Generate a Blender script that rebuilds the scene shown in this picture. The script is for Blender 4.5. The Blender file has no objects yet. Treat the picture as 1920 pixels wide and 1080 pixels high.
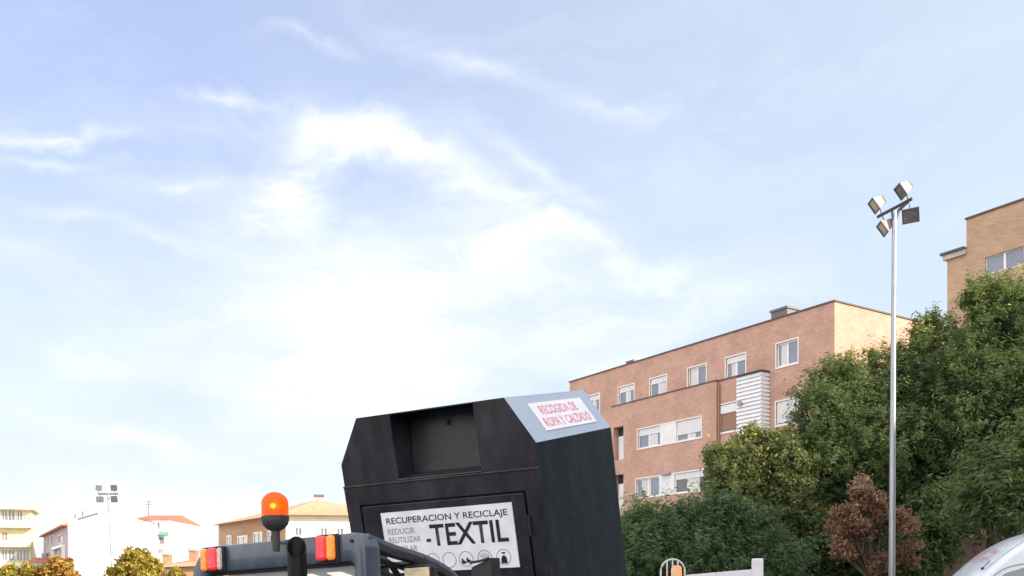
import bpy, math, random
import numpy as np
from mathutils import Vector, Matrix, Euler
R = math.radians
SC = bpy.context.scene

# ------------------------------------------------------------------ camera
cam_d = bpy.data.cameras.new("camera")
cam = bpy.data.objects.new("camera", cam_d)
SC.collection.objects.link(cam)
SC.camera = cam
cam.location = (0, 0, 1.6)
cam.rotation_euler = (R(90), 0, 0)
cam_d.sensor_width = 36
cam_d.lens = 36 * 1777 / 1920
cam_d.shift_y = 560 / 1920
cam_d.clip_start = 0.05
cam_d.clip_end = 3000
SC.view_settings.view_transform = 'Standard'
SC.view_settings.look = 'None'
SC.view_settings.gamma = 1
SC.view_settings.exposure = 1.75
F = 1777.0


def at(px, py, Y):
    """point seen at photo pixel (px,py) standing Y metres in front of the photographer"""
    return Vector(((px - 960) / F * Y, Y, 1.6 + (1100 - py) / F * Y))


# ------------------------------------------------------------------ sun
SUN_AZ, SUN_EL = R(118), R(25)
sdir = Vector((math.sin(SUN_AZ) * math.cos(SUN_EL), math.cos(SUN_AZ) * math.cos(SUN_EL), math.sin(SUN_EL)))
sl = bpy.data.lights.new("sun", 'SUN')
sl.energy = 2.5
sl.angle = R(0.5)
sl.color = (1.0, 0.85, 0.66)
so = bpy.data.objects.new("sun", sl)
SC.collection.objects.link(so)
so.rotation_euler = sdir.to_track_quat('Z', 'Y').to_euler()
so.location = (30, -20, 40)

# ------------------------------------------------------------------ world
W = bpy.data.worlds.new("World")
SC.world = W
W.use_nodes = True
nt = W.node_tree
for n in list(nt.nodes):
    nt.nodes.remove(n)


class NT:
    def __init__(s, t):
        s.t = t

    def n(s, typ, **kw):
        o = s.t.nodes.new(typ)
        for k, v in kw.items():
            if k.startswith('i_'):
                o.inputs[k[2:].replace('_', ' ')].default_value = v
            elif k.startswith('j'):
                o.inputs[int(k[1:])].default_value = v
            else:
                setattr(o, k, v)
        return o

    def l(s, a, b):
        s.t.links.new(a, b)

    def math(s, op, a, b=None, c=None, clamp=False):
        o = s.t.nodes.new('ShaderNodeMath')
        o.operation = op
        o.use_clamp = clamp
        for i, v in enumerate((a, b, c)):
            if v is None:
                continue
            if isinstance(v, (int, float)):
                o.inputs[i].default_value = v
            else:
                s.l(v, o.inputs[i])
        return o.outputs[0]

    def mix(s, fac, a, b, mode='MIX'):
        o = s.t.nodes.new('ShaderNodeMix')
        o.data_type = 'RGBA'
        o.blend_type = mode
        for i, v in ((0, fac), (6, a), (7, b)):
            if isinstance(v, (int, float)):
                o.inputs[i].default_value = v
            elif isinstance(v, tuple):
                o.inputs[i].default_value = v if len(v) == 4 else v + (1,)
            else:
                s.l(v, o.inputs[i])
        return o.outputs[2]


w = NT(nt)
geo = w.n('ShaderNodeTexCoord')
sep = w.n('ShaderNodeSeparateXYZ')
w.l(geo.outputs['Generated'], sep.inputs[0])
az = w.math('ARCTAN2', sep.outputs[0], sep.outputs[1])
hor = w.math('SQRT', w.math('ADD', w.math('MULTIPLY', sep.outputs[0], sep.outputs[0]),
                            w.math('MULTIPLY', sep.outputs[1], sep.outputs[1])))
te = w.math('DIVIDE', sep.outputs[2], w.math('MAXIMUM', hor, 0.02))
comb = w.n('ShaderNodeCombineXYZ')
w.l(az, comb.inputs[0])
w.l(te, comb.inputs[1])
uv = comb.outputs[0]


def noise(vec, scale, detail=6, rough=.55, rot=0, sc=(1, 1, 1), dist=0.0):
    m = w.n('ShaderNodeMapping')
    m.inputs['Rotation'].default_value = (0, 0, rot)
    m.inputs['Scale'].default_value = sc
    w.l(vec, m.inputs['Vector'])
    t = w.n('ShaderNodeTexNoise')
    t.inputs['Scale'].default_value = scale
    t.inputs['Detail'].default_value = detail
    t.inputs['Roughness'].default_value = rough
    t.inputs['Distortion'].default_value = dist
    w.l(m.outputs[0], t.inputs['Vector'])
    return t


nz = noise(uv, 5, 5, .6)
sub = w.n('ShaderNodeVectorMath', operation='SUBTRACT')
w.l(nz.outputs['Color'], sub.inputs[0])
sub.inputs[1].default_value = (.5, .5, .5)
scl = w.n('ShaderNodeVectorMath', operation='SCALE')
w.l(sub.outputs[0], scl.inputs[0])
scl.inputs['Scale'].default_value = .15
add = w.n('ShaderNodeVectorMath', operation='ADD')
w.l(uv, add.inputs[0])
w.l(scl.outputs[0], add.inputs[1])
wuv = add.outputs[0]

# cloud banks: (azimuth, elevation) ellipses, listed by the bearing they stand at
blobs = [
    # px, py, rx, ry, rot(deg), weight
    (660, 600, 300, 230, 10, 1.7), (550, 350, 150, 90, 60, 1.2), (680, 260, 150, 75, -25, 1.25),
    (820, 330, 300, 70, -28, .75), (1090, 440, 330, 34, -30, .5), (960, 470, 300, 110, -10, .7), (450, 420, 260, 160, 0, .5),
    (720, 740, 300, 150, 0, 1.2), (300, 620, 300, 120, 10, .25), (1350, 560, 260, 70, 10, .45),
    (1150, 190, 170, 42, -15, .36), (880, 110, 330, 50, -22, .32), (590, 66, 120, 26, -5, .5),
    (440, 184, 160, 22, 4, .55), (120, 240, 190, 26, 6, .55), (60, 500, 380, 130, 0, .2), (350, 230, 420, 60, 5, .25),
    (1050, 620, 260, 110, 0, .5), (500, 990, 900, 120, 0, .9), (120, 720, 260, 60, 15, .45), (260, 820, 300, 40, -8, .5), (330, 330, 200, 40, 12, .4), (200, 420, 240, 30, -6, .35), (1230, 700, 300, 60, 0, .5), (1000, 330, 260, 40, -30, .35), (800, 250, 420, 60, -22, .2), (1150, 480, 320, 80, -25, .25),
    (120, 295, 130, 20, 5, .3), (1250, 330, 420, 160, -20, .22),
]
total = None
for (px, py, rx, ry, rot, wt) in blobs:
    a = math.atan((px - 960) / F)
    e = (1100 - py) / F * math.cos(a)
    m = w.n('ShaderNodeMapping', vector_type='TEXTURE')
    m.inputs['Location'].default_value = (a, e, 0)
    m.inputs['Rotation'].default_value = (0, 0, R(rot))
    m.inputs['Scale'].default_value = (rx / F * math.cos(a) ** 2 * 1.25, ry / F * 1.25, 1)
    w.l(wuv, m.inputs['Vector'])
    g = w.n('ShaderNodeTexGradient', gradient_type='QUADRATIC_SPHERE')
    w.l(m.outputs[0], g.inputs[0])
    total = w.math('MULTIPLY_ADD', g.outputs['Fac'], wt, total if total is not None else 0.0)
wisp = noise(wuv, 4.5, 9, .62, R(25), (1, 2.6, 1), .6)
wisp2 = noise(uv, 9, 8, .6, R(-20), (1, 4, 1), .8)
wv = w.math('MULTIPLY_ADD', wisp.outputs['Fac'], 2.3, -.62)
wv = w.math('MULTIPLY_ADD', w.math('SUBTRACT', wisp2.outputs['Fac'], .5), 1.0, wv)
dens = w.math('MULTIPLY', total, w.math('MAXIMUM', wv, 0.05))
dens = w.math('MULTIPLY_ADD', total, .24, dens, clamp=True)
# thin cirrus everywhere
cir = w.math('MULTIPLY', w.math('SUBTRACT', wisp.outputs['Fac'], .5), 1.5, clamp=True)
dens = w.math('ADD', dens, w.math('MULTIPLY', cir, .35), clamp=True)
sky = w.n('ShaderNodeTexSky', sky_type='NISHITA')
sky.sun_disc = False
sky.sun_elevation = SUN_EL
sky.sun_rotation = SUN_AZ
sky.dust_density = 1.5
sky.air_density = 1.0
sky.ozone_density = 1.2
# whitish veil, thicker towards the horizon and towards the right-hand bearings
veil = w.n('ShaderNodeMapRange')
w.l(te, veil.inputs[0])
for i, v in ((1, 0.0), (2, .45), (3, .96), (4, .40)):
    veil.inputs[i].default_value = v
right = w.n('ShaderNodeMapRange')
w.l(az, right.inputs[0])
for i, v in ((1, -.35), (2, .5), (3, 0.0), (4, .62)):
    right.inputs[i].default_value = v
vf = w.math('ADD', veil.outputs[0], right.outputs[0], clamp=True)
SKYK = 1.0
blue = w.mix(1.0, sky.outputs[0], (.74, .73, .88), 'MULTIPLY')
c0 = w.mix(veil.outputs[0], blue, (2.48, 2.60, 2.95))
c0 = w.mix(right.outputs[0], c0, (2.30, 2.78, 3.08))
c1 = w.mix(dens, c0, (3.75, 3.8, 3.9))
# broken bright cloud added over the unseen sky behind the photographer, lifting shaded facades
back = w.n('ShaderNodeMapRange')
w.l(sep.outputs[1], back.inputs[0])
for i, v in ((1, .5), (2, -.15), (3, 0.0), (4, 1.0)):
    back.inputs[i].default_value = v
bn = noise(geo.outputs['Generated'], 2.2, 6, .6)
bmask = w.n('ShaderNodeMapRange')
w.l(bn.outputs['Fac'], bmask.inputs[0])
for i, v in ((1, .36), (2, .52), (3, .15), (4, 1.0)):
    bmask.inputs[i].default_value = v
c1 = w.mix(w.math('MULTIPLY', back.outputs[0], bmask.outputs[0]), c1, (7.0, 6.6, 6.3))
bg = w.n('ShaderNodeBackground')
w.l(c1, bg.inputs[0])
bg.inputs[1].default_value = .1
wo = w.n('ShaderNodeOutputWorld')
w.l(bg.outputs[0], wo.inputs[0])

# ------------------------------------------------------------------ materials
MATS = {}


def pbr(name, col, rough=.6, metal=0.0, var=.0, vscale=4.0, bump=0.0, bscale=40.0, spec=.5, coat=0.0, stretch=(1, 1, 1),
        emit=None, alpha=None, trans=0.0, col2=None, v0=.35, v1=.65):
    if name in MATS:
        return MATS[name]
    m = bpy.data.materials.new(name)
    m.use_nodes = True
    t = NT(m.node_tree)
    b = m.node_tree.nodes['Principled BSDF']
    b.inputs['Base Color'].default_value = tuple(col) + (1,)
    b.inputs['Roughness'].default_value = rough
    b.inputs['Metallic'].default_value = metal
    b.inputs['Specular IOR Level'].default_value = spec
    b.inputs['Coat Weight'].default_value = coat
    b.inputs['Coat Roughness'].default_value = .08
    b.inputs['Transmission Weight'].default_value = trans
    if emit:
        b.inputs['Emission Color'].default_value = tuple(emit[0]) + (1,)
        b.inputs['Emission Strength'].default_value = emit[1]
    if alpha is not None:
        b.inputs['Alpha'].default_value = alpha
    tc = t.n('ShaderNodeTexCoord')
    mp = t.n('ShaderNodeMapping')
    mp.inputs['Scale'].default_value = stretch
    t.l(tc.outputs['Object'], mp.inputs[0])
    if var or col2:
        n1 = t.n('ShaderNodeTexNoise')
        n1.inputs['Scale'].default_value = vscale
        n1.inputs['Detail'].default_value = 8
        n1.inputs['Roughness'].default_value = .62
        t.l(mp.outputs[0], n1.inputs['Vector'])
        r = t.n('ShaderNodeMapRange')
        t.l(n1.outputs['Fac'], r.inputs[0])
        r.inputs[1].default_value = v0
        r.inputs[2].default_value = v1
        c2 = col2 if col2 else tuple(c * (1 - var) for c in col)
        cm = t.mix(r.outputs[0], tuple(c2), tuple(min(1, c * (1 + var * .5)) for c in col))
        t.l(cm, b.inputs['Base Color'])
        rr = t.math('MULTIPLY_ADD', n1.outputs['Fac'], .25, rough - .125)
        t.l(rr, b.inputs['Roughness'])
    if bump:
        n2 = t.n('ShaderNodeTexNoise')
        n2.inputs['Scale'].default_value = bscale
        n2.inputs['Detail'].default_value = 5
        t.l(mp.outputs[0], n2.inputs['Vector'])
        bp = t.n('ShaderNodeBump')
        bp.inputs['Strength'].default_value = bump
        bp.inputs['Distance'].default_value = .02
        t.l(n2.outputs['Fac'], bp.inputs['Height'])
        t.l(bp.outputs[0], b.inputs['Normal'])
    MATS[name] = m
    return m


def brick(name, c1, c2, mortar, bw=.24, bh=.065, var=.25):
    m = bpy.data.materials.new(name)
    m.use_nodes = True
    t = NT(m.node_tree)
    b = m.node_tree.nodes['Principled BSDF']
    b.inputs['Roughness'].default_value = .85
    tc = t.n('ShaderNodeTexCoord')
    s = t.n('ShaderNodeSeparateXYZ')
    t.l(tc.outputs['Object'], s.inputs[0])
    c = t.n('ShaderNodeCombineXYZ')
    t.l(t.math('ADD', s.outputs[0], s.outputs[1]), c.inputs[0])
    t.l(s.outputs[2], c.inputs[1])
    bt = t.n('ShaderNodeTexBrick')
    bt.inputs['Scale'].default_value = 1
    bt.inputs['Brick Width'].default_value = bw
    bt.inputs['Row Height'].default_value = bh
    bt.inputs['Mortar Size'].default_value = .008
    bt.inputs['Color1'].default_value = c1 + (1,)
    bt.inputs['Color2'].default_value = c2 + (1,)
    bt.inputs['Mortar'].default_value = mortar + (1,)
    t.l(c.outputs[0], bt.inputs[0])
    n = t.n('ShaderNodeTexNoise')
    n.inputs['Scale'].default_value = .7
    n.inputs['Detail'].default_value = 9
    n.inputs['Roughness'].default_value = .7
    t.l(c.outputs[0], n.inputs[0])
    r = t.n('ShaderNodeMapRange')
    t.l(n.outputs[0], r.inputs[0])
    r.inputs[1].default_value = .3
    r.inputs[2].default_value = .7
    r.inputs[3].default_value = 1 - var
    r.inputs[4].default_value = 1 + var * .4
    mm = t.mix(1.0, bt.outputs[0], (1, 1, 1), 'MULTIPLY')
    vm = t.n('ShaderNodeVectorMath', operation='SCALE')
    t.l(mm, vm.inputs[0])
    t.l(r.outputs[0], vm.inputs['Scale'])
    t.l(vm.outputs[0], b.inputs['Base Color'])
    MATS[name] = m
    return m


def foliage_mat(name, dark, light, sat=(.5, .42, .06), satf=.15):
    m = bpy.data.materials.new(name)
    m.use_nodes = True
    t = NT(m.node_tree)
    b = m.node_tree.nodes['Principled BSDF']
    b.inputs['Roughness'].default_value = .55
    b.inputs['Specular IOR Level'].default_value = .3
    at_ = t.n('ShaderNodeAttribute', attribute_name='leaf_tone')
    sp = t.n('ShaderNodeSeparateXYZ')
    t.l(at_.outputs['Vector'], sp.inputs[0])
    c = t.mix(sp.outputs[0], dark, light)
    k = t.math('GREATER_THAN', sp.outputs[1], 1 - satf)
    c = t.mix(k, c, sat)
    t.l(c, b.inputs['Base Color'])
    tr = t.n('ShaderNodeBsdfTranslucent')
    t.l(t.mix(.5, c, (.16, .2, .03)), tr.inputs[0])
    ms = t.n('ShaderNodeMixShader')
    ms.inputs[0].default_value = .45
    t.l(b.outputs[0], ms.inputs[1])
    t.l(tr.outputs[0], ms.inputs[2])
    t.l(ms.outputs[0], m.node_tree.nodes['Material Output'].inputs[0])
    MATS[name] = m
    return m


def wear(name, spots=(.16, .11, .08), dust=(.13, .13, .13), amt=1.0, sc=1.0):
    """chips, scratches and run-down dust mixed over a paint"""
    m = MATS[name]
    t = NT(m.node_tree)
    b = m.node_tree.nodes['Principled BSDF']
    src = b.inputs['Base Color'].links[0].from_socket if b.inputs['Base Color'].links else None
    base = src if src is not None else tuple(b.inputs['Base Color'].default_value)
    tc = t.n('ShaderNodeTexCoord')

    def msk(scale, stretch, lo, hi, det=8):
        mp = t.n('ShaderNodeMapping')
        mp.inputs['Scale'].default_value = stretch
        t.l(tc.outputs['Object'], mp.inputs[0])
        n_ = t.n('ShaderNodeTexNoise')
        n_.inputs['Scale'].default_value = scale * sc
        n_.inputs['Detail'].default_value = det
        n_.inputs['Roughness'].default_value = .7
        t.l(mp.outputs[0], n_.inputs[0])
        mr = t.n('ShaderNodeMapRange')
        t.l(n_.outputs[0], mr.inputs[0])
        mr.inputs[1].default_value = lo
        mr.inputs[2].default_value = hi
        return mr.outputs[0]
    c = t.mix(t.math('MULTIPLY', msk(2.6, (1.6, 1.6, .7), .46, .78), .5 * amt), base, dust)
    c = t.mix(t.math('MULTIPLY', msk(24, (1, 1, 1), .66, .72), .8 * amt), c, spots)
    c = t.mix(t.math('MULTIPLY', msk(4, (.7, 5, 9), .70, .73), .5 * amt), c, tuple(min(1, d * 1.3) for d in dust))
    t.l(c, b.inputs['Base Color'])


# ------------------------------------------------------------------ mesh helpers
COL = SC.collection


class MB:
    def __init__(s):
        s.v = []
        s.f = []

    def add(s, vs, fs, M=None):
        o = len(s.v)
        for v in vs:
            v = Vector(v)
            s.v.append(M @ v if M is not None else v)
        s.f += [tuple(i + o for i in f) for f in fs]
        return s

    def quad(s, a, b, c, d):
        return s.add([a, b, c, d], [(0, 1, 2, 3)])

    def box(s, x0, x1, y0, y1, z0, z1, M=None, bev=0.0):
        if bev > 0:
            import bmesh
            bm = bmesh.new()
            bmesh.ops.create_cube(bm, size=1)
            for v in bm.verts:
                v.co = Vector(((x0 + x1) / 2 + v.co.x * (x1 - x0), (y0 + y1) / 2 + v.co.y * (y1 - y0), (z0 + z1) / 2 + v.co.z * (z1 - z0)))
            bmesh.ops.bevel(bm, geom=bm.edges[:], offset=bev, segments=2, affect='EDGES', profile=.5)
            bm.verts.index_update()
            s.add([v.co.copy() for v in bm.verts], [tuple(v.index for v in f.verts) for f in bm.faces], M)
            bm.free()
            return s
        vs = [(x0, y0, z0), (x1, y0, z0), (x1, y1, z0), (x0, y1, z0), (x0, y0, z1), (x1, y0, z1), (x1, y1, z1), (x0, y1, z1)]
        fs = [(0, 3, 2, 1), (4, 5, 6, 7), (0, 1, 5, 4), (1, 2, 6, 5), (2, 3, 7, 6), (3, 0, 4, 7)]
        return s.add(vs, fs, M)

    def tube(s, pts, r, n=10, cap=True, flat=None, M=None):
        """swept tube; r float or list; flat=(a,b) gives elliptical/box half sizes sideways/up"""
        pts = [Vector(p) for p in pts]
        rs = r if isinstance(r, (list, tuple)) else [r] * len(pts)
        rings = []
        up = Vector((0, 0, 1))
        for i, p in enumerate(pts):
            d = (pts[min(i + 1, len(pts) - 1)] - pts[max(i - 1, 0)]).normalized()
            u = up if abs(d.dot(up)) < .95 else Vector((0, 1, 0))
            a = d.cross(u).normalized()
            b = a.cross(d).normalized()
            ring = []
            for k in range(n):
                t = 2 * math.pi * k / n
                if flat:
                    ct, st = math.cos(t), math.sin(t)
                    e = .35
                    ct = math.copysign(abs(ct) ** e, ct)
                    st = math.copysign(abs(st) ** e, st)
                    ring.append(p + a * ct * flat[0] + b * st * flat[1])
                else:
                    ring.append(p + (a * math.cos(t) + b * math.sin(t)) * rs[i])
            rings.append(ring)
        vs = [v for g in rings for v in g]
        fs = []
        for i in range(len(pts) - 1):
            for k in range(n):
                fs.append((i * n + k, i * n + (k + 1) % n, (i + 1) * n + (k + 1) % n, (i + 1) * n + k))
        if cap:
            fs.append(tuple(range(n - 1, -1, -1)))
            fs.append(tuple((len(pts) - 1) * n + k for k in range(n)))
        return s.add(vs, fs, M)

    def lathe(s, prof, n=28, M=None):
        vs = []
        for (r, z) in prof:
            for k in range(n):
                t = 2 * math.pi * k / n
                vs.append((r * math.cos(t), r * math.sin(t), z))
        fs = []
        for i in range(len(prof) - 1):
            for k in range(n):
                fs.append((i * n + k, i * n + (k + 1) % n, (i + 1) * n + (k + 1) % n, (i + 1) * n + k))
        if prof[0][0] > 0:
            fs.append(tuple(range(n - 1, -1, -1)))
        if prof[-1][0] > 0:
            fs.append(tuple((len(prof) - 1) * n + k for k in range(n)))
        return s.add(vs, fs, M)

    def prism(s, poly, y0, y1, M=None):
        """poly in x,z; extruded along y"""
        n = len(poly)
        vs = [(x, y0, z) for x, z in poly] + [(x, y1, z) for x, z in poly]
        fs = [tuple(range(n)), tuple(range(2 * n - 1, n - 1, -1))]
        for i in range(n):
            j = (i + 1) % n
            fs.append((i, i + n, j + n, j))
        return s.add(vs, fs, M)

    def build(s, name, mat, parent=None, smooth=False, bev=0.0):
        me = bpy.data.meshes.new(name)
        me.from_pydata([tuple(v) for v in s.v], [], s.f)
        me.validate()
        if smooth:
            me.polygons.foreach_set('use_smooth', [True] * len(me.polygons))
            try:
                me.set_sharp_from_angle(angle=R(40))
            except Exception:
                pass
        me.update()
        me.materials.append(MATS[mat] if isinstance(mat, str) else mat)
        o = bpy.data.objects.new(name, me)
        COL.objects.link(o)
        if parent is not None:
            o.parent = parent
        if bev:
            md = o.modifiers.new('bevel', 'BEVEL')
            md.width = bev
            md.segments = 2
            md.limit_method = 'ANGLE'
        return o


def tag(o, label=None, cat=None, group=None, kind=None):
    if label:
        o['label'] = label
    if cat:
        o['category'] = cat
    if group:
        o['group'] = group
    if kind:
        o['kind'] = kind
    return o


def empty(name, loc, rot=(0, 0, 0)):
    o = bpy.data.objects.new(name, None)
    o.location = loc
    o.rotation_euler = rot
    o.empty_display_size = .2
    COL.objects.link(o)
    return o


def text_mesh(name, s, w_, h_, M, mat, parent, bold=0.0, ext=.001):
    """lettering scaled to exactly w_ x h_, lower-left corner at M's origin, facing M's +Z"""
    cu = bpy.data.curves.new(name, 'FONT')
    cu.body = s
    cu.size = 1
    cu.offset = bold
    cu.extrude = 0.0
    cu.resolution_u = 3
    to = bpy.data.objects.new(name, cu)
    COL.objects.link(to)
    bpy.context.view_layer.update()
    dg = bpy.context.evaluated_depsgraph_get()
    me = bpy.data.meshes.new_from_object(to.evaluated_get(dg))
    bpy.data.objects.remove(to)
    xs = [v.co.x for v in me.vertices]
    ys = [v.co.y for v in me.vertices]
    x0, x1, y0, y1 = min(xs), max(xs), min(ys), max(ys)
    for v in me.vertices:
        v.co = M @ Vector(((v.co.x - x0) / (x1 - x0) * w_, (v.co.y - y0) / (y1 - y0) * h_, ext))
    me.name = name
    me.materials.clear()
    me.materials.append(MATS[mat])
    o = bpy.data.objects.new(name, me)
    COL.objects.link(o)
    o.parent = parent
    return o


# ------------------------------------------------------------------ common materials
pbr('asphalt', (.085, .085, .09), .9, var=.3, vscale=.6, bump=.3, bscale=60)
pbr('paving', (.30, .28, .26), .9, var=.2, vscale=.8, bump=.2)
brick('salmon_brick', (.57, .325, .245), (.46, .255, .19), (.50, .39, .33))
brick('tan_brick', (.54, .35, .22), (.43, .275, .175), (.52, .40, .30))
brick('orange_brick', (.42, .25, .14), (.38, .22, .12), (.4, .3, .22))
pbr('white_frame', (.78, .78, .78), .4, var=.06, vscale=2)
pbr('white_shutter', (.72, .73, .75), .5, var=.06, vscale=1.5)
pbr('brown_blind', (.33, .19, .12), .6, var=.12)
pbr('dark_coping', (.10, .075, .07), .6, var=.2)
pbr('stone_coping', (.5, .47, .42), .7, var=.15)
pbr('curtain', (.62, .62, .63), .9, var=.12, vscale=9, stretch=(6, 6, .3))
pbr('room_dark', (.03, .03, .035), .8)
pbr('slat_white', (.75, .77, .80), .4, var=.05)
pbr('galvanised', (.36, .38, .41), .42, metal=.75, var=.18, vscale=3, stretch=(1, 1, .25))
pbr('lamp_housing', (.26, .25, .25), .45, metal=.5, var=.2, vscale=8)
pbr('lamp_glass', (.17, .16, .16), .15, var=.35, vscale=5, stretch=(1, 1, 3))
pbr('lamp_bracket', (.11, .11, .13), .5, metal=.4)
pbr('cream_plaster', (.80, .75, .62), .85, var=.08, vscale=.5)
pbr('yellow_plaster', (.72, .67, .46), .85, var=.1, vscale=.5)
pbr('white_plaster', (.86, .85, .83), .85, var=.05, vscale=.3)
pbr('grey_plaster', (.40, .36, .38), .85, var=.12, vscale=.5)
pbr('red_tile', (.40, .15, .09), .8, var=.3, vscale=2)
pbr('tan_tile', (.50, .30, .18), .8, var=.25, vscale=2)
pbr('green_awning', (.10, .28, .22), .7)
pbr('rail_dark', (.12, .12, .13), .5)
pbr('bark', (.10, .075, .055), .9, var=.35, vscale=8, bump=.6, bscale=25, stretch=(1, 1, .3))


def glass_mat(name, tint, rough=.06):
    return pbr(name, tint, rough, spec=.9, coat=.6, var=.15, vscale=1.3)


glass_mat('window_glass', (.13, .17, .24))
glass_mat('window_glass_dark', (.05, .055, .07))
pbr('van_glass', (.07, .11, .15), .05, spec=.8, coat=1)

wear('galvanised', spots=(.25, .2, .15), dust=(.5, .5, .5), amt=.5)
wear('white_plaster', spots=(.6, .57, .52), dust=(.68, .66, .62), amt=.7, sc=.15)
wear('yellow_plaster', spots=(.5, .45, .32), dust=(.6, .56, .42), amt=.7, sc=.15)
wear('cream_plaster', spots=(.6, .55, .45), dust=(.68, .64, .55), amt=.7, sc=.15)

# ------------------------------------------------------------------ ground
g = MB().add([(-600, -300, 0), (600, -300, 0), (600, 1200, 0), (-600, 1200, 0)], [(0, 1, 2, 3)]).build('ground', 'paving')
tag(g, kind='structure')
g = MB().box(-60, 13, -40, 23.5, -.2, .004).build('car_park_asphalt', 'asphalt')
tag(g, kind='structure')
g = MB().box(-60, 40, 23.5, 23.65, -.2, .13).build('kerb', 'paving')
tag(g, kind='structure')

# ------------------------------------------------------------------ facades
dF = Vector((-.5405, .8413, 0))         # long street-facing facades run this way (away, to the left)
nF = Vector((-.8413, -.5405, 0))        # and face this way


def frame_matrix(origin, ux, ny):
    """local x along the wall, local y INTO the building, local z up"""
    m = Matrix.Identity(4)
    m.col[0][:3] = ux[:]
    m.col[1][:3] = (-ny)[:]
    m.col[2][:3] = (0, 0, 1)
    m.col[3][:3] = origin[:]
    return m


def wall_with_holes(mb, x0, x1, z0, z1, holes, y=0.0, depth=.16, flip=False):
    """wall in plane y, holes (x0,x1,z0,z1[,depth]) get reveals and are left open"""
    xs = sorted({x0, x1, *[min(max(h[i], x0), x1) for h in holes for i in (0, 1)]})
    zs = sorted({z0, z1, *[min(max(h[i], z0), z1) for h in holes for i in (2, 3)]})
    for i in range(len(xs) - 1):
        for j in range(len(zs) - 1):
            cx, cz = (xs[i] + xs[i + 1]) / 2, (zs[j] + zs[j + 1]) / 2
            if any(h[0] < cx < h[1] and h[2] < cz < h[3] for h in holes):
                continue
            mb.quad((xs[i], y, zs[j]), (xs[i + 1], y, zs[j]), (xs[i + 1], y, zs[j + 1]), (xs[i], y, zs[j + 1]))
    for h in holes:
        a, b, c, d = h[:4]
        e = y + (h[4] if len(h) > 4 else depth)
        mb.quad((a, y, c), (a, y, d), (a, e, d), (a, e, c))
        mb.quad((b, y, c), (b, e, c), (b, e, d), (b, y, d))
        mb.quad((a, y, c), (a, e, c), (b, e, c), (b, y, c))
        mb.quad((a, y, d), (b, y, d), (b, e, d), (a, e, d))


def window(parent, a, b, c, d, y, mullions=1, glass='window_glass', box=0.0, curtain=True, shut=0.0, fw=.07, blind='white_shutter', surround=True):
    """framed window filling hole a..b x c..d, plane y"""
    mb = MB()
    if surround:   # trim standing 25 mm proud of the wall around the opening
        t = .06
        mb.box(a - t, b + t, y - .025, y - .003, d, d + t)
        mb.box(a - t, b + t, y - .035, y - .003, c - t, c)
        mb.box(a - t, a, y - .025, y - .003, c, d)
        mb.box(b, b + t, y - .025, y - .003, c, d)
    yf = y + .07
    mb.box(a + .004, b - .004, yf, yf + .06, c + .004, c + fw)
    mb.box(a + .004, b - .004, yf, yf + .06, d - fw, d - .004)
    mb.box(a + .004, a + fw, yf + .001, yf + .059, c + fw, d - fw)
    mb.box(b - fw, b - .004, yf + .001, yf + .059, c + fw, d - fw)
    for k in range(mullions):
        x = a + (b - a) * (k + 1) / (mullions + 1)
        mb.box(x - .045, x + .045, yf - .006, yf + .055, c + fw, d - fw)
    wo_ = mb.build('window', 'white_frame', parent)
    MB().quad((a + fw * .5, yf + .03, c + fw * .5), (b - fw * .5, yf + .03, c + fw * .5), (b - fw * .5, yf + .03, d - fw * .5), (a + fw * .5, yf + .03, d - fw * .5)).build('pane', glass, wo_)
    zt = d - fw
    if box > 0 or shut > 0:
        h = box if box > 0 else shut
        m2 = MB()
        zz = zt
        while zz > zt - h + .01:
            z2 = max(zz - .06, zt - h)
            m2.box(a + fw, b - fw, yf - .02, yf + .0, z2 + .006, zz)
            zz = z2
        m2.build('roller_shutter', blind, wo_)
    if curtain:
        x = a + (b - a) * random.uniform(.08, .5)
        m3 = MB()
        n = 18
        ww = (b - a) * random.uniform(.3, .45)
        pts = [(x + ww * i / n, yf + .022 - .004 * math.sin(i * 1.9)) for i in range(n + 1)]
        pts = [(min(px_, b - fw - .01), py_) for px_, py_ in pts]
        for i in range(n):
            (xa, ya), (xb, yb) = pts[i], pts[i + 1]
            if xb > xa + 1e-4:
                m3.quad((xa, ya, c + fw), (xb, yb, c + fw), (xb, yb, zt - .01), (xa, ya, zt - .01))
        if m3.f:
            m3.build('curtain', 'curtain', wo_)
    return wo_


random.seed(4)
# ---------------- salmon brick block
C0 = Vector((15.83, 46.5, 0))
MAINO = C0


def u_of(px, off=0.0, base=C0, d=dF, n=nF):
    """distance along a facade line at which bearing px meets it"""
    b = base + n * off
    k = (px - 960) / F
    return (k * b.y - b.x) / (d.x - k * d.y)


def z_of(px, py, off=0.0, base=C0, d=dF, n=nF):
    P = base + n * off + d * u_of(px, off, base, d, n)
    return 1.6 + (1100 - py) / F * P.y


blk = empty('brick_apartment_block', C0)
tag(blk, 'salmon brick four storey apartment block with white framed windows rising above the trees', 'building')
# local frame: x = along dF, y = into the building, needs right-handed check: z = x cross y
blk.rotation_euler = (0, 0, 0)
Mx = Matrix.Identity(4)
Mx.col[0][:3] = (-dF)[:]      # local +x runs towards the near right corner (so that x cross y = z)
Mx.col[1][:3] = (-nF)[:]
Mx.col[2][:3] = (0, 0, 1)
Mx.col[3][:3] = C0[:]
blk.matrix_world = Mx


def U(px, off=0.0):
    return -u_of(px, off)


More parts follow.
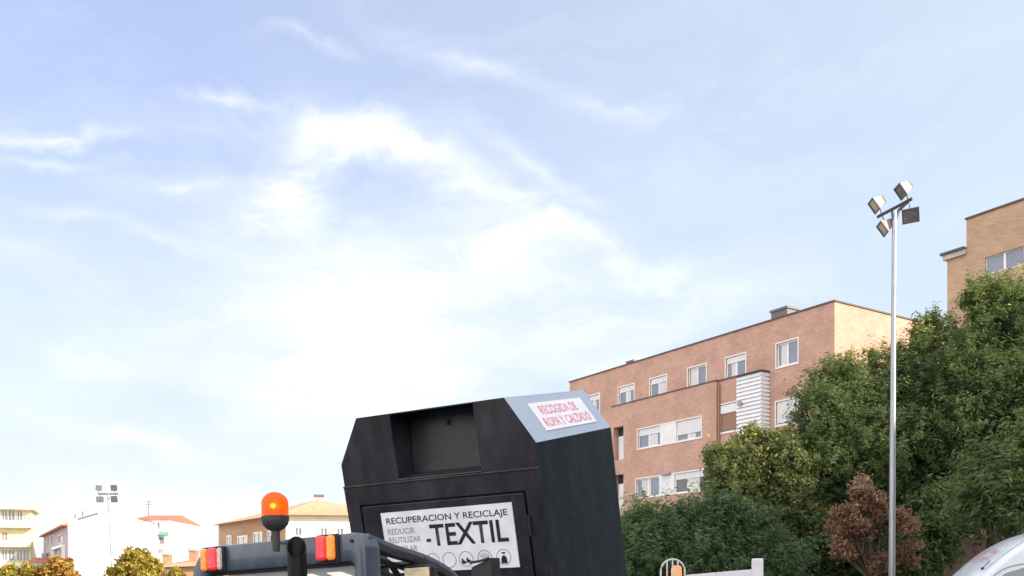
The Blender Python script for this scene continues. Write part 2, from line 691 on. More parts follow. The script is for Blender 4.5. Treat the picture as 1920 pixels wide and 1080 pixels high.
ROOF = z_of(1565, 565)
LEFT = U(1068)
DEP = 15.0
PO = .5      # projecting volume
pz_top = z_of(1343, 714, PO)
holes = []
top_d, top_c = z_of(1476, 640), z_of(1476, 685)
tops = [(1456, 1496), (1361, 1398), (1290, 1324), (1219, 1250), (1160, 1189), (1103, 1124)]
for p0, p1 in tops:
    holes.append((U(p0), U(p1), top_c, top_d))
mid_d, mid_c = z_of(1476, 750), z_of(1476, 795)
holes.append((U(1455), U(1499), mid_c, mid_d))
FL = 3.02
extra = [(U(1455), U(1499), mid_c - FL * k, mid_d - FL * k) for k in (1, 2)]
holes += extra
mb = MB()
wall_with_holes(mb, LEFT, 0, 0, ROOF, holes)
# lit end wall (x = 0 plane), with a small window high up
e_u0, e_u1 = 7.3, 8.3
ez1 = z_of(1565, 565) - 1.7
mb.quad((0, 0, 0), (0, e_u0, 0), (0, e_u0, ROOF), (0, 0, ROOF))
mb.quad((0, e_u0, 0), (0, e_u1, 0), (0, e_u1, ez1 - 1.2), (0, e_u0, ez1 - 1.2))
mb.quad((0, e_u0, ez1), (0, e_u1, ez1), (0, e_u1, ROOF), (0, e_u0, ROOF))
mb.quad((0, e_u1, 0), (0, DEP, 0), (0, DEP, ROOF), (0, e_u1, ROOF))
mb.quad((0, e_u0, ez1 - 1.2), (-.15, e_u0, ez1 - 1.2), (-.15, e_u0, ez1), (0, e_u0, ez1))
mb.quad((0, e_u1, ez1 - 1.2), (-.15, e_u1, ez1 - 1.2), (-.15, e_u1, ez1), (0, e_u1, ez1))
mb.quad((LEFT, 0, 0), (LEFT, DEP, 0), (LEFT, DEP, ROOF), (LEFT, 0, ROOF))
mb.quad((LEFT, DEP, 0), (0, DEP, 0), (0, DEP, ROOF), (LEFT, DEP, ROOF))
mb.quad((LEFT, 0, ROOF - .3), (0, 0, ROOF - .3), (0, DEP, ROOF - .3), (LEFT, DEP, ROOF - .3))
mb.build('wall', 'salmon_brick', blk)
f = MB().box(-.12, -.05, e_u0 + .004, e_u1 - .004, ez1 - 1.2 + .004, ez1 - .004).build('window', 'white_shutter', blk)
# coping
mb = MB()
mb.box(LEFT - .06, .06, -.06, .22, ROOF, ROOF + .07)
mb.box(-.2, .06, .22, DEP, ROOF, ROOF + .07)
mb.build('coping', 'dark_coping', blk)
for i, h in enumerate(holes[:6]):
    window(blk, *h, 0.0, mullions=1, box=.0 if i in (0, 2) else .28, glass='window_glass', fw=.08)
window(blk, *holes[6], 0.0, mullions=0, shut=mid_d - mid_c - .2, curtain=False)
for h in extra:
    window(blk, *h, 0.0, mullions=1, box=.4)
# projecting volume left part
PL, PR = U(1148, PO), U(1343, PO)
h2 = []
sA = (z_of(1197, 842, PO), z_of(1197, 806, PO))
sB = (z_of(1194, 934, PO), z_of(1194, 899, PO))
strips = []
for (zc, zd), xs in ((sA, (1196, 1238, 1268, 1315)), (sB, (1193, 1236, 1265, 1320)), ((sB[0] - FL, sB[1] - FL), (1193, 1236, 1265, 1320))):
    xx = [U(x, PO) for x in xs]
    strips.append((xx, zc, zd))
    h2.append((xx[0], xx[3], zc, zd))
log_d = z_of(1160, 800, PO)
lx0, lx1 = PL, U(1169, PO)
logs = [(lx0 + .12, lx1, log_d - 2.1 - FL * k, log_d - FL * k, .45) for k in range(4)]
mb = MB()
wall_with_holes(mb, PL, PR, 0, pz_top, h2 + logs, y=-PO)
mb.quad((PL, -PO, 0), (PL, 0, 0), (PL, 0, pz_top), (PL, -PO, pz_top))
mb.quad((PR, -PO, 0), (PR, -PO + .2, 0), (PR, -PO + .2, pz_top), (PR, -PO, pz_top))
mb.quad((PL, -PO, pz_top), (PR, -PO, pz_top), (PR, 0, pz_top), (PL, 0, pz_top))
# recessed bay between the volume and the white bay
Q0, Q1 = PR, U(1381, PO)
bz = (z_of(1364, 810, PO - .2), z_of(1364, 757, PO - .2))
bays = [(U(1349, PO - .2), Q1 - .05, bz[0] - FL * k, bz[1] - FL * k) for k in range(3)]
wall_with_holes(mb, Q0, Q1, 0, pz_top, bays, y=-PO + .2)
mb.quad((Q0, -PO + .2, pz_top), (Q1, -PO + .2, pz_top), (Q1, 0, pz_top), (Q0, 0, pz_top))
mb.build('bay_wall', 'salmon_brick', blk)
for k, (xx, zc, zd) in enumerate(strips):
    window(blk, xx[0], xx[1], zc, zd, -PO, mullions=1, box=.35 if k == 0 else 0, curtain=True, surround=False)
    window(blk, xx[2], xx[3], zc, zd, -PO, mullions=1, box=.75 if k == 0 else .3, curtain=True, surround=False,
           glass='window_glass_dark' if k else 'window_glass')
    MB().box(xx[1], xx[2], -PO - .02, -PO + .1, zc + .01, zd - .01).build('white_panel', 'white_shutter', blk)
    t = .06
    m = MB()
    m.box(xx[0] - t, xx[3] + t, -PO - .03, -PO - .003, zd, zd + t)
    m.box(xx[0] - t, xx[3] + t, -PO - .04, -PO - .003, zc - t, zc)
    m.box(xx[0] - t, xx[0], -PO - .03, -PO - .003, zc, zd)
    m.box(xx[3], xx[3] + t, -PO - .03, -PO - .003, zc, zd)
    m.build('window_surround', 'white_frame', blk)
for a, b, c, d in bays:
    window(blk, a, b, c, d, -PO + .2, mullions=0, shut=d - c - .16, curtain=False, blind='brown_blind')
    MB().box(a + .07, b - .07, -PO + .2, -PO + .245, d - .5, d - .06).build('shutter_box', 'white_shutter', blk)
for a, b, c, d, e in logs:
    MB().box(a, b, -PO + e - .03, -PO + e + .01, c, d).build('loggia_back', 'room_dark', blk)
    MB().box(a + .08, b - .1, -PO + e - .1, -PO + e - .04, c + .05, d - .55).build('loggia_panel', 'white_shutter', blk)
mb = MB()
mb.box(PL - .05, PR + .05, -PO - .05, -PO + .15, pz_top, pz_top + .06)
mb.box(PR + .05, U(1381, PO + .1), -PO + .14, -PO + .3, pz_top, pz_top + .06)
mb.build('coping', 'dark_coping', blk)
# white slatted bay
S0, S1 = U(1381, PO + .1), U(1427, PO + .1)
zt = z_of(1400, 703, PO)
mb = MB()
mb.box(S0 + .02, S1 - .02, -PO - .06, 0, 0, zt - .03)
z = .3
while z < zt - .1:
    mb.add([(S0, -PO - .06, z + .2), (S1, -PO - .06, z + .2), (S1, -PO - .15, z), (S0, -PO - .15, z),
            (S1, 0, z + .2), (S1 + .06, 0, z)],
           [(3, 2, 1, 0), (2, 5, 4, 1)])
    mb.add([(S0, -PO - .06, z + .01), (S1, -PO - .06, z + .01), (S1, -PO - .15, z), (S0, -PO - .15, z)], [(0, 1, 2, 3)])
    z += .21
mb.build('louvred_bay', 'slat_white', blk)
MB().box(S0 - .04, S1 + .08, -PO - .2, .0, zt, zt + .06).build('coping', 'dark_coping', blk)
# rooftop chimneys
def chimney(px0, px1, py_top, back, two):
    x0, x1 = U(px0, -back), U(px1, -back)
    P = z_of((px0 + px1) / 2, py_top, -back)
    c = MB().box(x0, x1, back, back + .9, ROOF - .3, P - .12).build('chimney', 'rail_dark' if not two else 'grey_plaster', blk)
    MB().box(x0 - .07, x1 + .07, back - .07, back + .97, P - .12, P).build('chimney_cap', 'rail_dark', c)


chimney(1446, 1476, 578, 2.0, False)
chimney(1176, 1188, 676, 1.6, False)
wx_ = U(1251, PO)
MB().box(wx_ - .35, wx_ + .35, -PO - .22, -PO - .045, z_of(1251, 889, PO) - .06, z_of(1251, 889, PO) + .08, bev=.03).build('wall_lamp', 'grey_plaster', blk)
MB().box(U(1392, PO) - .12, U(1392, PO) + .12, -PO - .30, -PO - .17, z_of(1392, 757, PO) - .12, z_of(1392, 757, PO) + .12, bev=.03).build('vent_hood', 'grey_plaster', blk)
# roof vent and downpipe
m = MB()
m.tube([(PR + .08, -PO + .12, .1), (PR + .08, -PO + .12, pz_top - .2)], .05, 8)
m.build('downpipe', 'brown_blind', blk)

# ---------------- tan brick building at the right edge
dR = -dF
A0 = Vector(((1776 - 960) / F * 38, 38, 0))


def uR(px, off=0.0):
    return u_of(px, off, A0, dR, nF)


def zR(px, py, off=0.0):
    return z_of(px, py, off, A0, dR, nF)


tb = empty('tan_apartment_block', A0)
Mx = Matrix.Identity(4)
Mx.col[0][:3] = dR[:]
Mx.col[1][:3] = (-nF)[:]
Mx.col[2][:3] = (0, 0, 1)
Mx.col[3][:3] = A0[:]
tb.matrix_world = Mx
tag(tb, 'tall tan brick block with a stepped roof behind the tallest tree', 'building')
zl = zR(1776, 478)
zh = zR(1812, 412)
us = uR(1812)
UL = 4.6
wx0, wx1 = uR(1847), uR(1919)
wz0, wz1 = zR(1880, 506), zR(1880, 473)
mb = MB()
hh = [(wx0, wx1, wz0, wz1)] + [(wx0, wx1, wz0 - 3.0 * k, wz1 - 3.0 * k) for k in (1, 2, 3, 4)] 
wall_with_holes(mb, us, UL, 0, zh, hh)
wall_with_holes(mb, 0, us, 0, zl, [])
mb.quad((0, 0, 0), (0, 12, 0), (0, 12, zl), (0, 0, zl))
mb.quad((us, 0, zl), (us, 12, zl), (us, 12, zh), (us, 0, zh))
mb.quad((UL, 0, 0), (UL, 12, 0), (UL, 12, zh), (UL, 0, zh))
mb.quad((0, 12, 0), (UL, 12, 0), (UL, 12, zh), (0, 12, zh))
mb.quad((us, 0, zh), (UL, 0, zh), (UL, 12, zh), (us, 12, zh))
mb.quad((0, 0, zl), (us, 0, zl), (us, 12, zl), (0, 12, zl))
mb.build('wall', 'tan_brick', tb)
for h in hh:
    window(tb, *h, 0.0, mullions=1, curtain=False, fw=.04, surround=False, glass='window_glass_sky' if False else 'window_glass')
m = MB()
m.box(us - .04, UL + .05, -.05, .2, zh, zh + .07)
m.build('coping', 'dark_coping', tb)
m = MB()
m.box(-.12, us - .003, -.12, .3, zl - .22, zl - .02)
m.build('cornice', 'stone_coping', tb)
MB().box(-.2, us - .003, -.2, .4, zl - .02, zl + .07).build('coping', 'dark_coping', tb)

# ---------------- unseen apartment block added to shade the car park (right of the photographer)
sh = empty('tall_shading_block', (31, 8, 0))
tag(sh, 'unseen long salmon brick block added on the right to shade the car park', 'building')
P0, P1 = Vector((19, -14, 0)), Vector((46, 22.5, 0))
dd = (P1 - P0)
LL = dd.length
dd.normalize()
Mx = Matrix.Identity(4)
nn = Vector((dd.y, -dd.x, 0))
Mx.col[0][:3] = (-dd)[:]
Mx.col[1][:3] = nn[:]
Mx.col[2][:3] = (0, 0, 1)
Mx.col[3][:3] = P1[:]
sh.matrix_world = Mx
SHH = 20.3
hs = [(x, x + 1.5, z, z + 1.3) for x in np.arange(2, LL - 3, 4.0) for z in (1.2, 4.2, 7.2, 10.2, 13.2, 16.2, 19.2)]
mb = MB()
wall_with_holes(mb, 0, LL, 0, SHH, hs)
mb.quad((0, 0, 0), (0, 11, 0), (0, 11, SHH), (0, 0, SHH))
mb.quad((LL, 0, 0), (LL, 11, 0), (LL, 11, SHH), (LL, 0, SHH))
mb.quad((0, 11, 0), (LL, 11, 0), (LL, 11, SHH), (0, 11, SHH))
mb.quad((0, 0, SHH), (LL, 0, SHH), (LL, 11, SHH), (0, 11, SHH))
mb.build('wall', 'salmon_brick', sh)
for h in hs:
    MB().box(h[0] + .003, h[1] - .003, .10, .14, h[2] + .003, h[3] - .003).build('window', 'window_glass', sh)

# ------------------------------------------------------------------ distant town at the left
def local_frame(o, P, ang):
    """facade frame: local x at compass angle ang (deg from +X towards +Y), local y away from viewer"""
    o.matrix_world = Matrix.Translation(P) @ Matrix.Rotation(R(ang), 4, 'Z')


def simple_shell(x0, x1, dep, z0, z1, holes=()):
    mb = MB()
    wall_with_holes(mb, x0, x1, z0, z1, list(holes), depth=.25)
    mb.quad((x0, 0, z0), (x0, dep, z0), (x0, dep, z1), (x0, 0, z1))
    mb.quad((x1, 0, z0), (x1, dep, z0), (x1, dep, z1), (x1, 0, z1))
    mb.quad((x0, dep, z0), (x1, dep, z0), (x1, dep, z1), (x0, dep, z1))
    mb.quad((x0, 0, z1), (x1, 0, z1), (x1, dep, z1), (x0, dep, z1))
    return mb


def far_window(parent, a, b, c, d, y=0.0, glass='window_glass', mull=1, frame='white_frame'):
    m = MB()
    m.box(a - .06, b + .06, y - .03, y + .02, d, d + .08)
    m.box(a - .06, b + .06, y - .06, y + .02, c - .08, c)
    for k in range(mull + 2):
        x = a + (b - a) * k / (mull + 1)
        m.box(max(a, x - .05), min(b, x + .05), y + .05, y + .1, c, d)
    f_ = m.build('window', frame, parent)
    MB().quad((a, y + .12, c), (b, y + .12, c), (b, y + .12, d), (a, y + .12, d)).build('pane', glass, f_)


# yellow balconied block, 144 m off
Yd = 144
k = Yd / F
yb = empty('yellow_apartment_block', (0, 0, 0))
local_frame(yb, at(60, 1100, Yd) - Vector((0, 0, 1.6)), 21)
tag(yb, 'pale yellow block with stacked balcony bands at the left edge of the town', 'building')
X = lambda px: (px - 60) * k / 1.113
Z = lambda py: 1.6 + (1100 - py) * k
hol = []
for r_, (yt, ybm) in enumerate(((958, 976), (999, 1014), (1031, 1050), (1070, 1088))):
    for (a, b) in ((-62, -45), (-35, -15), (4, 14), (16, 28), (32, 42), (44, 54)):
        if r_ == 1 and a in (16, 32, 44):
            continue
        if r_ == 0 and a == 44:
            continue
        hol.append((X(a), X(b), Z(ybm), Z(yt), r_))
simple_shell(X(-90), X(58), 8, 0, Z(952), [h[:4] for h in hol]).build('wall', 'yellow_plaster', yb)
for h in hol:
    gl = 'window_glass' if h[4] != 1 else 'brown_blind'
    far_window(yb, *h[:4], glass=gl)
for (yt, ybm, xr) in ((944, 957, 66), (978, 991, 62), (1016, 1027, 61), (1055, 1067, 62), (1092, 1100, 62)):
    m = MB()
    m.box(X(-92), X(xr), -1.6, 0 if yt > 950 else 8.1, Z(ybm), Z(yt))
    m.build('balcony_parapet' if yt > 950 else 'roof_fascia', 'yellow_plaster', yb, bev=.05)
for px_ in (17, 22, 29, 33, 48, 55):
    MB().box(X(px_), X(px_ + 1.2), -1.5, -1.4, Z(978) + .003, Z(978) + .7).build('balcony_plant_pot', 'rail_dark', yb)
m = MB()
for yy in (978, 1016, 1055):
    m.box(X(-90), X(60), -1.55, -1.5, Z(yy) + .35, Z(yy) + .4)
    for px_ in range(-88, 60, 8):
        m.box(X(px_), X(px_) + .05, -1.54, -1.51, Z(yy) + .003, Z(yy) + .35)
m.build('balcony_railing', 'rail_dark', yb)

# small red-roofed house between blocks
Yd = 135
k = Yd / F
hs_ = empty('small_red_roofed_house', (0, 0, 0))
local_frame(hs_, at(70, 1100, Yd) - Vector((0, 0, 1.6)), 20)
tag(hs_, 'small house with a pink tile roof squeezed between yellow block and grey block', 'building')
X = lambda px: (px - 70) * k
Z = lambda py: 1.6 + (1100 - py) * k
ho = [(X(69), X(74), Z(1068), Z(1058)), (X(78), X(83), Z(1068), Z(1058))]
simple_shell(X(56), X(88), 8, 0, Z(1054), ho).build('wall', 'white_plaster', hs_)
for h in ho:
    far_window(hs_, *h, glass='window_glass_dark', mull=0)
MB().add([(X(53), -.5, Z(1055)), (X(91), -.5, Z(1055)), (X(91), 8.5, Z(1055)), (X(53), 8.5, Z(1055)), (X(57), 4, Z(1044)), (X(87), 4, Z(1044))],
         [(0, 1, 5, 4), (1, 2, 5), (2, 3, 4, 5), (3, 0, 4), (0, 3, 2, 1)]).build('roof', 'red_tile', hs_)
MB().box(X(70), X(79), 5, 7, Z(1055), Z(1035)).build('lift_housing', 'grey_plaster', hs_)

# grey block with red eaves
Yd = 118
k = Yd / F
gb = empty('grey_apartment_block', (0, 0, 0))
P_ = at(127, 1100, Yd)
P_.z = 0
local_frame(gb, P_, 180 - 60)      # its shaded face runs away to the left
gb.matrix_world = Matrix.Translation(P_) @ Matrix.Rotation(R(-58.87), 4, 'Z')
tag(gb, 'shaded grey block with red sloping eaves beside the blank white wall', 'building')
gd = Vector((math.cos(R(-58.87)), math.sin(R(-58.87)), 0))


def ug(px):
    kk = (px - 960) / F
    return (kk * P_.y - P_.x) / (gd.x - kk * gd.y)


def zg(px, py):
    return 1.6 + (1100 - py) / F * (P_.y + gd.y * ug(px))


uL = ug(82)
zz = zg(100, 996)
# left of origin along -x is further away
hol = []
for (a, b, yt, ybm) in ((89, 93, 1006, 1024), (96, 99, 1006, 1024), (110, 117, 1004, 1018), (89, 93, 1036, 1054), (96, 99, 1036, 1052), (103, 110, 1030, 1050), (113, 120, 1030, 1050), (90, 94, 1064, 1076)):
    hol.append((min(ug(a), ug(b)), max(ug(a), ug(b)), zg((a + b) / 2, ybm), zg((a + b) / 2, yt)))
simple_shell(min(uL, 0), max(uL, 0), 10, 0, zz, hol).build('wall', 'grey_plaster', gb)
for h in hol:
    far_window(gb, *h, glass='window_glass')
a0, a1 = min(uL, 0) - .5, max(uL, 0)
MB().add([(a0, -.6, zz), (a1, -.6, zz), (a1, 4, zz + .7), (a0, 4, zz + .7), (a0, -.6, zz - .2), (a1, -.6, zz - .2), (a1, 10, zz), (a0, 10, zz)],
         [(0, 1, 2, 3), (4, 5, 1, 0), (4, 0, 3, 7), (5, 6, 2, 1), (3, 2, 6, 7), (4, 7, 6, 5)]).build('roof', 'red_tile', gb)
bx0, bx1 = sorted((ug(102), ug(122)))
m = MB()
m.box(bx0, bx1, -.4, -.003, zg(112, 1028), zg(112, 1024))
m.box(bx0, bx1, -.4, -.003, zg(112, 1056), zg(112, 1052))
m.box(bx0, bx0 + .1, -.4, -.003, zg(112, 1052), zg(112, 1028))
m.box(bx1 - .1, bx1, -.4, -.003, zg(112, 1052), zg(112, 1028))
m.build('bay_window_frame', 'white_plaster', gb)

# blank white party wall building
Yd = 112
k = Yd / F
wb = empty('white_party_wall_building', (0, 0, 0))
local_frame(wb, at(130, 1100, Yd) - Vector((0, 0, 1.6)), 8)
tag(wb, 'tall plain white building with a windowless gable wall behind the distant floodlight pole', 'building')
X = lambda px: (px - 130) * k
Z = lambda py: 1.6 + (1100 - py) * k
poly = [(X(128), 0), (X(250), 0), (X(250), Z(985)), (X(236), Z(968)), (X(190), Z(957)), (X(146), Z(972)), (X(128), Z(972))]
MB().prism(poly, 0, 16).build('wall', 'white_plaster', wb)
m = MB()
m.tube([(X(146), -.06, Z(973)), (X(182), -.06, Z(961.5))], .14, 6)
m.build('verge_flashing', 'galvanised', wb)
m = MB()
m.tube([(X(139), .3, Z(973)), (X(139), .3, Z(964))], .06, 6)
m.tube([(X(152), .3, Z(968)), (X(152), .3, Z(958))], .06, 6)
m.build('roof_aerials', 'rail_dark', wb)

# white block with red tiles and green awning
tbk = empty('white_balcony_block', (0, 0, 0))
local_frame(tbk, at(250, 1100, 125) - Vector((0, 0, 1.6)), 0)
k = 125 / F
tag(tbk, 'white block with red tiled eaves and a green awning right of the blank gable', 'building')
X = lambda px: (px - 250) * k
ho = [(X(283), X(288), Z(992) if 0 else 1.6 + (1100 - 992) * k, 1.6 + (1100 - 982) * k)]
Z = lambda py: 1.6 + (1100 - py) * k
ho = [(X(268), X(273), Z(994), Z(982)), (X(283), X(289), Z(990), Z(981)), (X(294), X(300), Z(992), Z(981)), (X(272), X(276), Z(1024), Z(1012)),
      (X(288), X(293), Z(1024), Z(1010)), (X(298), X(308), Z(1024), Z(1008))]
simple_shell(X(250), X(316), 12, 0, Z(974), ho).build('wall', 'white_plaster', tbk)
for h in ho:
    far_window(tbk, *h, mull=0)
MB().add([(X(246), -.7, Z(975)), (X(318), -.7, Z(975)), (X(318), 12.7, Z(975)), (X(246), 12.7, Z(975)), (X(249), 6, Z(960)), (X(312), 6, Z(960))],
         [(0, 1, 5, 4), (1, 2, 5), (2, 3, 4, 5), (3, 0, 4), (0, 3, 2, 1)]).build('roof', 'red_tile', tbk)
MB().add([(X(285), -.01, Z(996)), (X(316), -.01, Z(996)), (X(316), -1.2, Z(1004)), (X(285), -1.2, Z(1004)), (X(285), -.01, Z(1004)), (X(316), -.01, Z(1004))],
         [(0, 1, 2, 3), (0, 3, 4), (1, 5, 2), (3, 2, 5, 4)]).build('awning', 'green_awning', tbk)
m = MB()
for yy in (1030, 1060):
    m.box(X(284), X(316), -1.2, -.003, Z(yy), Z(yy - 1.5))
    m.box(X(284), X(316), -1.2, -1.14, Z(yy - 1.5), Z(yy - 9))
m.build('balcony', 'white_plaster', tbk)
m = MB()
m.tube([(X(284), -.1, Z(1060)), (X(284), -.1, Z(996))], .1, 6)
m.build('downpipe', 'brown_blind', tbk)
m = MB()
m.tube([(X(262), 3, Z(968)), (X(262), 3, Z(935))], .05, 6)
for j, zz_ in enumerate((937, 942, 947)):
    m.tube([(X(262) - .5, 3, Z(zz_)), (X(262) + .5, 3, Z(zz_))], .03, 5)
m.build('television_aerial', 'rail_dark', tbk)

# low tiled house with chimneys
lh = empty('low_tiled_house', (0, 0, 0))
k = 100 / F
local_frame(lh, at(330, 1100, 100) - Vector((0, 0, 1.6)), 0)
tag(lh, 'low brick house with tan tiled roof and two capped chimneys left of the cab', 'building')
X = lambda px: (px - 330) * k
Z = lambda py: 1.6 + (1100 - py) * k
ho = [(X(310), X(318), Z(1086), Z(1070)), (X(324), X(336), Z(1086), Z(1068))]
simple_shell(X(296), X(420), 9, 0, Z(1062), ho).build('wall', 'orange_brick', lh)
for h in ho:
    far_window(lh, *h)
MB().add([(X(290), -.6, Z(1064)), (X(424), -.6, Z(1060)), (X(424), 9.6, Z(1060)), (X(290), 9.6, Z(1064)), (X(306), 4.5, Z(1051)), (X(410), 4.5, Z(1040))],
         [(0, 1, 5, 4), (1, 2, 5), (2, 3, 4, 5), (3, 0, 4), (0, 3, 2, 1)]).build('roof', 'tan_tile', lh)
for (a, b, c, d) in ((291, 304, 1056, 1035), (341, 355, 1050, 1027)):
    ch = MB().box(X(a), X(b), 2, 3, Z(c + 6), Z(d + 5)).build('chimney', 'orange_brick', lh)
    MB().box(X(a - 1), X(b + 1), 1.9, 3.1, Z(d + 5), Z(d)).build('chimney_cap', 'grey_plaster', ch)

# cream hipped house
chs = empty('cream_hipped_house', (0, 0, 0))
Pc = at(536, 1100, 98)
Pc.z = 0
tag(chs, 'cream house with tan hipped roof and a brick side wall behind the orange beacon', 'building')
chs.matrix_world = Matrix.Translation(Pc) @ Matrix.Rotation(R(8), 4, 'Z')
k = 98 / F
X = lambda px: (px - 536) * k
Z = lambda py: 1.6 + (1100 - py) * k
zE = Z(966)
ho = [(X(553), X(565), Z(1004), Z(990)), (X(600), X(612), Z(1004), Z(990)), (X(630), X(642), Z(1004), Z(990)), (X(600), X(612), Z(1090), Z(1068)), (X(553), X(565), Z(1055), Z(1036))]
mb = MB()
wall_with_holes(mb, 0, X(700), 0, zE, ho[:5])
mb.quad((X(700), 0, 0), (X(700), 14, 0), (X(700), 14, zE), (X(700), 0, zE))
mb.build('wall', 'cream_plaster', chs)
for h in ho:
    far_window(chs, *h)
# side wall goes away to the left: local direction
ls = Vector((-9.56, 17.5, 0))
sd_ = ls.normalized()
L_ = ls.length
def S(t, z, off=0):
    nrm = Vector((-sd_.y, sd_.x, 0))
    return Vector((sd_.x * t, sd_.y * t, z)) + nrm * off
mb = MB()
mb.quad(S(0, 0), S(0, zE), S(L_, zE), S(L_, 0))
mb.add([(X(700), 14, 0), (X(700), 14, zE), S(L_, 0), S(L_, zE)], [(0, 1, 3, 2)])
mb.build('side_wall', 'orange_brick', chs)
MS = Matrix.Identity(4)
for (t0, t1, zb_, zt_) in ((3.2, 4.6, zE - 3, zE - 1.4), (6.2, 8.6, zE - 3.2, zE - 1.4), (10.5, 13.5, zE - 3.2, zE - 1.6), (15.5, 17, zE - 3, zE - 1.4)):
    m = MB()
    for (za, zb2) in ((zb_, zb_ + .12), (zt_ - .12, zt_)):
        m.add([S(t0, za, .02), S(t1, za, .02), S(t1, zb2, .02), S(t0, zb2, .02), S(t0, za, .1), S(t1, za, .1), S(t1, zb2, .1), S(t0, zb2, .1)],
              [(4, 5, 6, 7), (0, 1, 5, 4), (3, 7, 6, 2), (0, 4, 7, 3), (1, 2, 6, 5)])
    for (ta, tb2) in ((t0, t0 + .12), (t1 - .12, t1), ((t0 + t1) / 2 - .06, (t0 + t1) / 2 + .06)):
        m.add([S(ta, zb_ + .12, .02), S(tb2, zb_ + .12, .02), S(tb2, zt_ - .12, .02), S(ta, zt_ - .12, .02), S(ta, zb_ + .12, .1), S(tb2, zb_ + .12, .1), S(tb2, zt_ - .12, .1), S(ta, zt_ - .12, .1)],
              [(4, 5, 6, 7), (0, 4, 7, 3), (1, 2, 6, 5)])
    wf = m.build('window', 'white_frame', chs)
    MB().quad(S(t0, zb_, .03), S(t1, zb_, .03), S(t1, zt_, .03), S(t0, zt_, .03)).build('pane', 'window_glass', wf)
apex = Vector((X(583), 9, Z(944) + 1.2))
ap2 = Vector((X(660), 9, Z(944) + .6))
eav = [Vector((-.7, -.8, zE)), Vector((X(700) + .8, -.8, zE)), Vector((X(700) + .8, 15, zE)), S(L_ + .8, zE, .7)]
MB().add([eav[0], eav[1], eav[2], eav[3], apex, ap2], [(0, 1, 5, 4), (1, 2, 5), (2, 3, 4, 5), (3, 0, 4), (0, 3, 2, 1)]).build('roof', 'tan_tile', chs)
cc = Vector((X(587), 9, Z(952)))
c_ = MB().box(cc.x - .45, cc.x + .45, 8.3, 9.2, cc.z - .5, Z(934) + 1.0).build('chimney', 'grey_plaster', chs)
MB().box(cc.x - .55, cc.x + .55, 8.2, 9.3, Z(934) + 1.0, Z(934) + 1.2).build('chimney_cap', 'rail_dark', c_)

# ------------------------------------------------------------------ floodlight poles
def floodlight(parent, P, yaw, tilt, s=.42, roll=0.0):
    M = Matrix.Translation(P) @ Matrix.Rotation(yaw, 4, 'Z') @ Matrix.Rotation(tilt, 4, 'X') @ Matrix.Rotation(roll, 4, 'Y')
    m = MB()
    # tapering housing: wide glass end at -y, narrow back at +y
    a, b = s * .52, s * .45
    c, d = s * .36, s * .26
    vs = [(-a, -.1, -b), (a, -.1, -b), (a, -.1, b), (-a, -.1, b), (-c, .13, -d), (c, .13, -d), (c, .13, d), (-c, .13, d)]
    m.add(vs, [(0, 4, 5, 1), (1, 5, 6, 2), (2, 6, 7, 3), (3, 7, 4, 0), (4, 7, 6, 5), (0, 1, 2, 3)], M)
    for i in range(5):
        x = -c + 2 * c * (i + .5) / 5
        m.box(x - .008, x + .008, .13, .19, -d, d, M)
    h = m.build('floodlight', 'lamp_housing', parent)
    m = MB()
    m.box(-a - .012, a + .012, -.125, -.1, -b - .012, -b + .03, M)
    m.box(-a - .012, a + .012, -.125, -.1, b - .03, b + .012, M)
    m.box(-a - .012, -a + .03, -.1249, -.1001, -b + .03, b - .03, M)
    m.box(a - .03, a + .012, -.1249, -.1001, -b + .03, b - .03, M)
    m.build('bezel', 'lamp_bracket', h)
    MB().quad(M @ Vector((-a + .03, -.108, -b + .03)), M @ Vector((a - .03, -.108, -b + .03)), M @ Vector((a - .03, -.108, b - .03)), M @ Vector((-a + .03, -.108, b - .03))).build('lens', 'lamp_glass', h)
    return h


lp = empty('floodlight_pole', at(1671, 1100, 25.8) - Vector((0, 0, 1.6)))
tag(lp, 'tall galvanised pole with four square floodlights standing in front of the green trees', 'street lamp', 'floodlight poles')
o = lp.location
top = at(1677, 396, 25.8) - o
pole = MB()
npt = 14
pole.tube([(top.x * i / npt, 0, top.z * i / npt) for i in range(npt + 1)], [.098 - .042 * i / npt for i in range(npt + 1)], 16)
pole.lathe([(.2, 0), (.2, .03), (.12, .06), (.11, .5), (.1, .52)], 16)
pole.build('pole', 'galvanised', lp, smooth=True)
# crossarm rises to the right in the picture: it runs towards the photographer on that side
pl, pr = at(1645, 407, 26.2) - o, at(1711, 372, 25.3) - o
arm = MB()
arm.tube([pl, (pl + pr) / 2, pr], .045, 4, flat=(.04, .05))
q = top - Vector((0, 0, .35))
arm.tube([q, top + Vector((.12, 0, .02)), top + Vector((.32, -.1, .22))], .045, 8)
arm.tube([q, top + Vector((-.05, 0, .0))], .05, 8)
arm.build('crossarm', 'lamp_bracket', lp)
for (px_, py_, yy, yw, tl, rl) in ((1645, 382, 26.2, -94, 34, 0), (1695, 355, 25.4, -92, 34, 0), (1661, 425, 26.0, -96, 34, 0), (1706, 404, 25.2, -12, 24, -7)):
    P_ = at(px_, py_, yy) - o
    hh_ = floodlight(lp, P_, R(yw), R(tl), .39, R(rl))
    # bracket to crossarm
    base = pl.lerp(pr, .12 if px_ < 1675 else .88)
    m = MB()
    m.tube([base, P_.lerp(base, .35) + Vector((.03, 0, 0)), P_ + Vector((0, .06, 0))], .018, 6)
    m.build('yoke', 'lamp_bracket', hh_)

